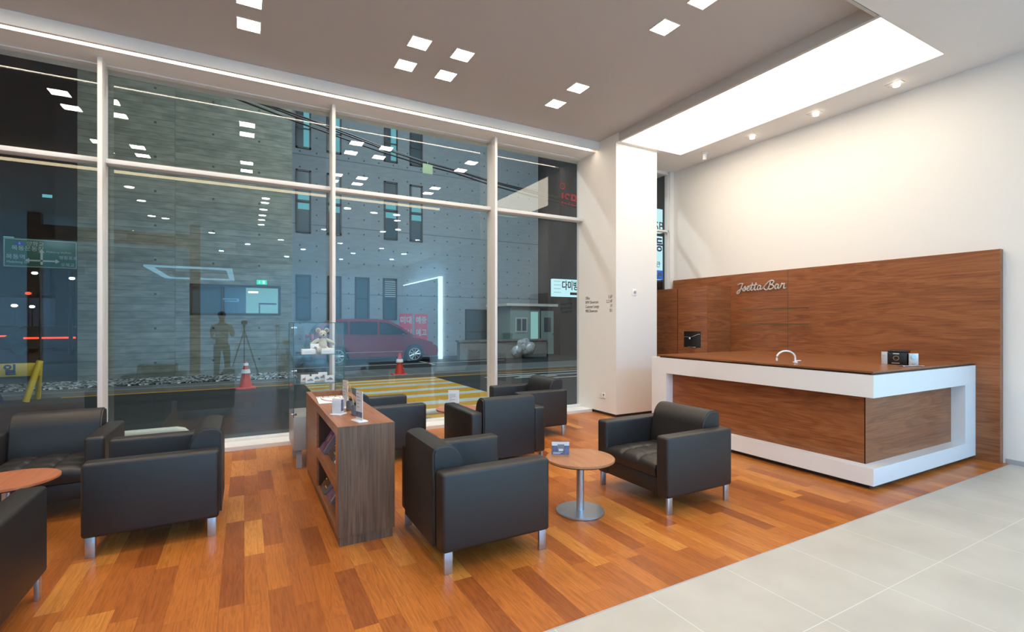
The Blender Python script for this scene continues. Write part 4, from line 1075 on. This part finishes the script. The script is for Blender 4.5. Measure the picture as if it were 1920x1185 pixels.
MB().sph((-0.06, -0.052, 0.03), 0.014, None, (1, 0.2, 1)).tube([(-0.06, -0.052, 0.012), (-0.065, -0.052, -0.01), (-0.085, -0.052, -0.045)], 0.006).tube([(-0.065, -0.052, -0.01), (-0.045, -0.052, -0.03), (-0.04, -0.052, -0.05)], 0.006).tube([(-0.09, -0.052, 0.0), (-0.06, -0.052, 0.008), (-0.04, -0.052, -0.008)], 0.005).box((0.02, -0.053, -0.05), (0.09, -0.05, 0.05)).build('sign_pictogram', 'signlit', t)

# smooth concrete building C with its windows
CY = 21.0
t = thing('smooth_concrete_building', 'tall smooth concrete building with narrow windows behind the red car', 'building', (1.0, CY, G))
MB().box((0.0, 0, 0), (12.0, 0.5, 18)).build('wall_slab', 'boardB', t)
def facwin(x0, x1, z0, z1, kind):
    x0 -= 1.0; x1 -= 1.0; z0 -= G; z1 -= G
    f = MB(); r = 0.07
    f.box((x0, -0.06, z0), (x1, 0.0, z0 + r)).box((x0, -0.06, z1 - r), (x1, 0, z1)).box((x0, -0.06, z0), (x0 + r, 0, z1)).box((x1 - r, -0.06, z0), (x1, 0, z1))
    zm = (z0 + z1) / 2
    if z1 - z0 > 1.2: f.box((x0, -0.06, zm - 0.03), (x1, 0, zm + 0.03))
    w_ = f.build('window', 'darkframe', t)
    MB().box((x0 + r, -0.02, z0 + r), (x1 - r, -0.01, z1 - r)).build('pane', 'winpane', w_)
    if kind == 'blind':
        MB().box((x0 + r, -0.035, zm - 0.32), (x1 - r, -0.025, zm - 0.08)).box((x0 + r, -0.035, zm + 0.06), (x1 - r, -0.025, zm + 0.26)).build('lit_blind', 'blind', w_)
    if kind == 'lit':
        MB().box(((x0 + x1) / 2, -0.035, z0 + r), (x1 - r, -0.025, z1 - r)).build('lit_blind', 'blind', w_)
    if kind == 'louvre':
        b = MB()
        for k in range(9): b.box((x0 + r, -0.05, zm + 0.1 + k * 0.09), (x1 - r, -0.03, zm + 0.14 + k * 0.09))
        b.build('louvre', 'signwhite', w_)
for c, (x0, x1) in enumerate(((1.78, 2.34), (2.93, 3.50), (5.24, 5.83), (6.37, 6.95))):
    facwin(x0, x1, 8.38, 9.95, 'lit' if c < 3 else '')
    facwin(x0, x1, 5.05, 7.54, 'blind')
    if c < 3: facwin(x0 + (0, 0.03, -1.2)[c], x1 + (0, 0.0, -1.2)[c], 1.58, 3.38, '')
facwin(5.2, 5.8, 1.58, 3.38, 'louvre')
facwin(9.0, 10.2, G + 0.1, 2.1, '')

# red notice banners on the facade
t = thing('red_notice_banner', 'pair of red banners with white Korean letters on the concrete facade', 'banner', (6.55, CY - 0.03, 1.1))
MB().box((-0.63, 0, -0.8), (-0.06, 0.03, 0.77)).box((0.05, 0, -0.8), (0.63, 0.03, 0.77)).build('banner_cloth', 'redsign', t)
for s_, x, z in (('미대', -0.345, 0.47), ('입시', -0.345, -0.08), ('예중', 0.34, 0.47), ('예고', 0.34, -0.08)):
    text_obj('banner_text', s_, 0.34, (x, -0.004, z), '-Y', 'signlit' if False else 'whitep', t, 0.003, 'CENTER', 0.5, 0.01)

# parked dark red minivan, front to the right
def make_car():
    t = thing('parked_car', 'dark red minivan parked under the concrete building, seen from its side', 'car', (4.36, 19.3, G + 0.058))
    # side profile, x from rear (-2.35) to front (2.4)
    low = [(-2.30, 0.30), (-2.36, 0.60), (-2.30, 0.95), (-2.20, 1.08), (1.10, 1.02), (1.70, 0.90), (2.15, 0.76), (2.36, 0.58), (2.42, 0.40), (2.34, 0.22), (1.95, 0.20)]
    def arch(cx, r, n=8): return [(cx + r * math.cos(a), 0.30 + r * math.sin(a) * 0.98) for a in [PI * k / n for k in range(n + 1)]]
    prof = low + arch(1.42, 0.39) + [(1.0, 0.20), (-1.0, 0.20)] + arch(-1.42, 0.39) + [(-1.85, 0.24)]
    MB().prism(prof, -0.90, 0.90, None, 'Y', 0.05, 2).build('car_body', 'carred', t, angle=50)
    cab = [(-2.22, 1.06), (-2.10, 1.30), (-1.85, 1.55), (-1.3, 1.66), (0.0, 1.67), (0.45, 1.62), (0.95, 1.36), (1.50, 0.98)]
    b = MB().prism(cab, -0.80, 0.80, None, 'Y', 0.05, 2)
    for v in b.bm.verts:
        k = (v.co.z - 1.0) / 0.67
        v.co.y *= 1.06 - 0.14 * max(0, k)
    b.build('cabin', 'carred', t, angle=50)
    for side in (-1, 1):
        def wb(poly, name, m):
            q = MB().prism(poly, 0, 0.03, None, 'Y')
            for v in q.bm.verts:
                k = (v.co.z - 1.0) / 0.67
                v.co.y = side * (0.80 * (1.06 - 0.14 * max(0, k)) + 0.004 + (v.co.y if side < 0 else v.co.y) * 0.3)
            return q.build(name, m, t)
        wb([(-1.95, 1.10), (-1.85, 1.42), (-1.45, 1.54), (-1.05, 1.55), (-1.05, 1.10)], 'side_window', 'carglass')
        wb([(-0.98, 1.10), (-0.98, 1.55), (0.02, 1.55), (0.02, 1.08)], 'side_window', 'carglass')
        wb([(0.10, 1.08), (0.10, 1.54), (0.42, 1.52), (0.85, 1.30), (1.20, 1.06)], 'side_window', 'carglass')
        for cx in (-1.42, 1.42):
            w_ = MB().cyl((cx, side * 0.80, 0.315), 0.335, 0.22, None, 36, axis='Y', bev=0.03).build('wheel', 'tyre', t)
            a = MB().cyl((cx, side * 0.915, 0.315), 0.045, 0.02, seg=16, axis='Y')
            for k in range(24):
                an, an2 = 2 * PI * k / 24, 2 * PI * (k + 1) / 24
                vv = [a.bm.verts.new((cx + r * math.cos(q), side * 0.918, 0.315 + r * math.sin(q))) for q in (an, an2) for r in (0.205, 0.235)]
                a.bm.faces.new((vv[0], vv[1], vv[3], vv[2]))
            for k in range(9):
                an = 2 * PI * k / 9
                a.tube([(cx + 0.03 * math.cos(an), side * 0.916, 0.315 + 0.03 * math.sin(an)), (cx + 0.215 * math.cos(an), side * 0.914, 0.315 + 0.215 * math.sin(an))], 0.016, seg=6)
            a.build('rim', 'alloy', w_)
        MB().box((-0.75, side * 0.93 - 0.012, 0.90), (-0.5, side * 0.93 + 0.004, 0.93)).box((0.35, side * 0.93 - 0.012, 0.88), (0.6, side * 0.93 + 0.004, 0.91)).build('door_handle', 'carred', t)
        MB().box((-2.2, side * 0.905 - 0.004, 0.42), (0.95, side * 0.905 + 0.004, 0.435)).build('side_strip', 'aluu', t)
        MB().sph((2.16, side * 0.72, 0.66), 0.12, None, (1.3, 1.2, 0.6)).build('headlight', 'alloy', t)
        MB().sph((-2.26, side * 0.78, 0.98), 0.10, None, (0.7, 0.9, 1.5)).build('tail_light', 'redsign', t)
        MB().sph((0.95, side * 0.98, 1.06), 0.09, None, (0.6, 1.1, 0.7)).build('side_mirror', 'carred', t)
    return t
make_car()

# traffic cones
def cone():
    t = thing('traffic_cone', 'x', 'traffic cone')
    MB().box((-0.21, -0.21, 0), (0.21, 0.21, 0.04), None, 0.012).build('cone_base', 'oranges', t)
    MB().cyl((0, 0, 0.34), 0.14, 0.62, r2=0.03, seg=32).build('cone_body', 'oranges', t)
    c = MB()
    c.cyl((0, 0, 0.42), 0.106, 0.09, r2=0.09, seg=32)
    c.build('reflective_band', 'paper', t)
    return t
c0 = cone(); c0.location = (0.03, 13.72 - 0.35, G + 0.003); c0['label'] = 'orange traffic cone with two white bands, left one by the board marked wall'
MB().cyl((0, 0, 0.585), 0.066, 0.06, r2=0.055, seg=32).build('upper_band', 'paper', c0)
c1 = cone(); c1.location = (4.0, 13.97 + 0.2, G + 0.05); c1['label'] = 'orange traffic cone with one white band, right one beside the striped crossing'
for c in (c0, c1): c['group'] = 'traffic cones'

# yellow barrier with letters
t = thing('yellow_street_barrier', 'yellow street barrier board on slanted legs at the left window', 'barrier', (-4.22, 13.25, G), 0)
MB().box((-0.9, -0.03, 0.52), (0.62, 0.03, 0.78), None, 0.01).build('barrier_board', 'barriery', t)
text_obj('board_text', '제 일', 0.22, (-0.2, -0.034, 0.645), '-Y', 'navy', t, 0.003, 'LEFT', None, 0.008)
MB().tube([(0.42, -0.12, 0.02), (0.50, -0.1, 0.35), (0.60, 0.0, 0.82)], 0.055, seg=10).build('leg', 'barriery', t)
MB().tube([(0.47, 0.35, 0.02), (0.60, 0.0, 0.78)], 0.045, seg=10).build('leg', 'barriery', t)
MB().prism([(-0.9, 0.0), (0.05, 0.0), (-0.15, 0.50), (-0.9, 0.50)], 0.05, 0.12, None, 'Y').build('striped_plate', 'navy', t)
MB().prism([(-0.5, 0.30), (-0.5, 0.42), (-0.08, 0.20), (-0.02, 0.08)], 0.03, 0.05, None, 'Y').build('yellow_chevron', 'barriery', t)

# guard booth, counter and bag at the right
t = thing('guard_booth', 'pale green guard booth with an open door beyond the right window', 'booth', (11.6, 19.6, G + 0.058))
MB().box((-1.45, -0.9, 0), (0.0, 0.9, 2.25)).box((0.0, -0.88, 0), (0.08, 0.9, 2.25)).build('booth_wall', 'booth', t)
MB().box((-1.7, -1.05, 2.25), (0.95, 1.0, 2.36)).build('roof', 'railp', t)
f = MB().box((-1.2, -0.93, 1.1), (-0.6, -0.9, 1.75)).build('window', 'signwhite', t)
MB().box((-1.14, -0.94, 1.16), (-0.93, -0.93, 1.69)).box((-0.87, -0.94, 1.16), (-0.66, -0.93, 1.69)).build('pane', 'winpane', f)
M['boothlit'] = emis('booth_interior_light', (0.5, 0.95, 0.9), 0.5)
MB().box((-0.42, -0.915, 0.75), (-0.04, -0.905, 2.0)).build('lit_opening', 'boothlit', t)
d = MB().box((0.1, -0.98, 0.1), (0.75, -0.93, 2.05)).build('door', 'booth', t)
MB().box((0.24, -0.99, 1.1), (0.60, -0.98, 1.75)).build('door_pane', 'winpane', d)
MB().cyl((0.7, -1.0, 1.0), 0.02, 0.04, axis='Y').build('door_handle', 'black', d)
t = thing('low_site_wall', 'low pale planter wall before the guard booth', 'wall', (10.0, 18.5, G + 0.058))
MB().box((-2.3, 0, 0), (1.9, 0.3, 0.72)).build('wall_block', 'kerb', t)
MB().box((-2.35, -0.04, 0.72), (1.95, 0.34, 0.80)).build('coping', 'kerb', t)
t = thing('plastic_bag', 'bundle of clear plastic bags leaning before the guard booth', 'bag', (10.3, 17.95, G + 0.058))
b = MB()
for k in range(7): b.sph((random.uniform(-0.35, 0.35), random.uniform(-0.1, 0.1), 0.28 + random.uniform(0, 0.4)), random.uniform(0.2, 0.28), None, (1, 0.8, 1), 14)
for v in b.bm.verts: v.co += Vector((random.uniform(-.03, .03), random.uniform(-.03, .03), random.uniform(-.03, .03))); v.co.z = max(v.co.z, 0.0)
b.build('crumpled_film', 'plasticbag', t)

# lit restaurant sign and dark building on the right
t = thing('dark_street_building', 'dark building filling the far right of the window view', 'building', (17.8, 19.2, G))
MB().box((-4.7, 0, 0), (6, 6, 16)).build('wall_slab', 'facade_dark', t)
for z in (3.8, 6.6, 9.4):
    f = MB().box((-2.2, -0.05, z), (-1.0, 0, z + 1.5)).build('window', 'darkframe', t)
    MB().box((-2.12, -0.06, z + 0.08), (-1.08, -0.05, z + 1.42)).build('pane', 'winpane', f)
t = thing('lit_shop_sign', 'white lit sign box with black Korean letters beside the pilaster', 'sign', (13.45, 19.02, 3.12))
MB().box((-0.87, 0, -0.42), (1.3, 0.18, 0.40), None, 0.01).build('sign_box', 'signlit', t)
text_obj('sign_text', '다미방', 0.46, (-0.38, -0.006, 0.08), '-Y', 'ink', t, 0.003, 'LEFT', 0.95, 0.012)
f = MB()
f.box((0.10, -0.008, -0.33), (0.72, -0.002, -0.21))
for r in range(4):
    for c in range(5): f.box((-0.80 + c * 0.08, -0.008, 0.27 - r * 0.17), (-0.77 + c * 0.08, -0.002, 0.30 - r * 0.17))
f.build('small_print', 'ink', t)
t = thing('red_letter_sign', 'red lit letters high on the dark building beside the pilaster', 'sign', (13.55, 19.0, 7.4))
text_obj('letters', 'ISB', 0.85, (-0.42, 0.17, -0.1), '-Y', 'redneon', t, 0.02, 'LEFT', 0.9, 0.0)
pts = [(-0.33 + 0.13 * math.cos(a), 0.17, 0.55 + 0.14 * math.sin(a)) for a in [k * PI / 8 for k in range(17)]]
MB().tube(pts, 0.022, seg=6).build('ring_mark', 'redneon', t)
# vertical blue and white sign seen through the narrow window
t = thing('vertical_shop_sign', 'blue and white vertical lit sign seen through the narrow window', 'sign', (12.45, 12.2, 4.0))
MB().box((-0.75, 0, 0.55), (0.10, 0.15, 1.35)).build('upper_sign_box', 'signlit', t)
text_obj('sign_text', 'ISB', 0.42, (-0.12, -0.006, 0.75), '-Y', 'inkred', t, 0.003, 'CENTER', 0.5)
MB().box((-0.75, 0, -1.05), (0.10, 0.15, 0.42)).build('lower_sign_box', 'signlit', t)
M['bluetext'] = simple('blue_letters', (0.01, 0.16, 0.7), 0.5)
text_obj('sign_text', '이등', 0.5, (-0.22, -0.006, 0.1), '-Y', 'bluetext', t, 0.003, 'CENTER', 0.62, 0.012)
text_obj('sign_text', '문관', 0.22, (-0.22, -0.006, -0.55), '-Y', 'bluetext', t, 0.003, 'CENTER', 0.42)
MB().box((-0.75, -0.01, -1.05), (0.10, 0.0, -0.74)).build('blue_strip', 'signblue', t)
text_obj('sign_text', '본원', 0.2, (-0.15, -0.02, -0.9), '-Y', 'paper', t, 0.003, 'CENTER', 0.38, 0.008)
t = thing('grey_street_facade', 'grey facade behind the vertical sign in the narrow window', 'building', (13.6, 12.36, G))
MB().box((-2.1, 0, 0), (1.6, 1.2, 12)).build('wall_slab', 'facade_dark', t)
f = MB().box((-0.6, -0.08, 1.0), (-0.1, 0, 9.5)).build('light_pipe_column', 'boardB', t)

# overhead cables with a tag
t = thing('overhead_cable_bundle', 'sagging black overhead cables crossing the upper windows', 'cable', (3.0, 12.0, 5.8))
CB = [(-1.9, 6.75), (-0.13, 6.36), (1.0, 6.13), (1.95, 5.95), (2.88, 5.76), (3.97, 5.58), (4.87, 5.49), (5.87, 5.34), (7.27, 5.2), (8.97, 5.04)]
for k in range(3):
    pts = [(x - 3.0, 0.06 * k, z - 5.8 + (0.055 * k if k < 2 else -0.045) * (1 + 0.4 * math.sin(x))) for x, z in CB]
    MB().tube(pts, 0.02, seg=6).build('cable', 'cable', t)
o = MB().box((-0.13, 0, -0.12), (0.13, 0.01, 0.12)).box((-0.005, 0.0, 0.12), (0.005, 0.01, 0.2)).build('cable_marker_tag', 'greentag'); o.location = (4.10, 11.96, 5.40); tag(o, 'pale green tag hanging from the overhead cables', 'tag')

# far street at the left: dark blocks, road sign, lamps, car lights
for k, (x0, x1, y_, h_, lb) in enumerate(((-30, -9.5, 44, 22, 'dark office block at the far left of the window view'), (-9.2, -5.6, 36, 16, 'dark narrow block next to the concrete wall in the left window'))):
    t = thing('distant_dark_building', lb, 'building', ((x0 + x1) / 2, y_, G))
    hw = (x1 - x0) / 2
    MB().box((-hw, 0, 3.4 if k == 0 else 0), (hw, 5, h_)).build('wall_slab', 'facade_dark', t)
    f = MB()
    for i in range(int(hw)):
        for j in range(4):
            if (i * 3 + j * 5) % 4 == 0: f.box((-hw + 1 + i * 1.9, -0.05, 7 + j * 3), (-hw + 1.5 + i * 1.9, 0, 7.2 + j * 3))
    if f.bm.verts: f.build('lit_windows', 'blind', t)
t = thing('green_road_sign', 'green overhead road sign with white Korean names and arrows', 'road sign', (-8.16, 30, 4.63))
MB().box((-1.28, 0, -0.66), (1.28, 0.08, 0.66), None, 0.02).build('sign_plate', 'greensign', t)
f = MB()
for a, b in (((-1.24, -0.62), (1.24, -0.60)), ((-1.24, 0.60), (1.24, 0.62)), ((-1.24, -0.62), (-1.22, 0.62)), ((1.22, -0.62), (1.24, 0.62))): f.box((a[0], -0.01, a[1]), (b[0], 0, b[1]))
f.prism([(-0.02, -0.5), (0.06, -0.5), (0.06, 0.05), (0.12, 0.05), (0.02, 0.2), (-0.08, 0.05), (-0.02, 0.05)], -0.012, 0, None, 'Y')
f.box((-0.4, -0.012, -0.36), (0.5, 0, -0.29)).prism([(-0.4, -0.43), (-0.4, -0.22), (-0.55, -0.325)], -0.012, 0, None, 'Y').prism([(0.5, -0.43), (0.5, -0.22), (0.65, -0.325)], -0.012, 0, None, 'Y')
f.build('arrows_and_border', 'signwhite', t)
MB().sph((-0.72, -0.01, 0.42), 0.13, None, (1.4, 0.1, 0.7)).build('route_shield', 'bluesign', t)
text_obj('sign_text', '6', 0.16, (-0.72, -0.03, 0.42), '-Y', 'signwhite', t, 0.003, 'CENTER')
for s_, x, z, sz in (('양화교', -0.5, 0.42, 0.22), ('목동운동장', -1.0, 0.2, 0.24), ('목동역', -1.18, -0.2, 0.24), ('Mokdong Stn', -1.15, -0.42, 0.14), ('영등포로', 0.62, -0.15, 0.18), ('오목교', 0.68, -0.48, 0.18), ('Mokdong Stadium', 0.18, 0.1, 0.12)):
    text_obj('sign_text', s_, sz, (x, -0.012, z), '-Y', 'signwhite', t, 0.003, 'LEFT')
MB().tube([(1.0, 0.15, -4.7), (1.0, 0.15, 0.6)], 0.08).build('sign_post', 'darkframe', t)
def farP(px, py, Y):
    c, s = math.cos(YAW), math.sin(YAW); a = px - 960
    r = (s * 917 + c * a, c * 917 - s * a, 604 - py); k = Y / r[1]
    return (r[0] * k, Y, 1.5 + r[2] * k)
FL = [('street_lamp_head', 'whitelamp', (135, 522, 26), 0.07, 'bright white street lamp head beside the concrete wall'),
      ('street_lamp_head', 'whitelamp', (65, 512, 26), 0.07, 'boxy white lit lamp high over the dark road'),
      ('head_light', 'headlight', (27, 573, 40), 0.11, 'warm round head light, left of the pair on the far road'),
      ('head_light', 'headlight', (60, 575, 40), 0.1, 'warm round head light, right of the pair on the far road'),
      ('signal_light', 'taillight', (53, 550, 38), 0.10, 'small red signal light above the far road')]
for nm, m, p, r, lb in FL:
    x, y_, z = farP(*p)
    t = thing(nm, lb, 'light', (x, y_, z), group='lights on the far road')
    MB().sph((0, 0, 0), r, None, (1.4, 1, 0.8)).build('lens', m, t)
    if 'lamp_head' in nm:
        MB().box((-r * 1.5, -r, r * 0.6), (r * 1.5, r, r * 1.0)).build('hood', 'darkframe', t)
        MB().cyl((r * 1.6, 0.2, (G - z + r) / 2), 0.04, z - G + r, seg=8).build('pole', 'darkframe', t)
    else: MB().box((-r * 1.5, 0.0, -r), (r * 1.5, r, r)).cyl((0, r * .5, (G - z - r) / 2), 0.03, abs(G - z + r), seg=8).build('housing', 'darkframe', t)
# dark cars with tail lights on the far road
for px_, lb in ((15, 'dark car with red tail lights at the far left road edge'), (115, 'dark car with bright red tail lights near the concrete wall')):
    x, y_, z = farP(px_, 616, 39 if px_ < 50 else 33.5)
    t = thing('distant_car', lb, 'car', (x, y_, G - 0.01), group='cars on the far road')
    b = MB().prism([(-2.1, 0.25), (-2.15, 0.7), (-1.9, 0.9), (-1.2, 1.4), (0.6, 1.4), (1.3, 0.95), (2.1, 0.8), (2.15, 0.3)], -0.85, 0.85, None, 'Y', 0.06)
    b.build('car_body', 'facade_dark', t)
    MB().box((-1.2, -0.87, 0.78), (1.5, -0.85, 0.86)).build('tail_light', 'taillight', t)
    for cx in (-1.35, 1.35):
        MB().cyl((cx, -0.8, 0.3), 0.3, 0.2, axis='Y').build('wheel', 'tyre', t)
        MB().cyl((cx, 0.8, 0.3), 0.3, 0.2, axis='Y').build('wheel', 'tyre', t)
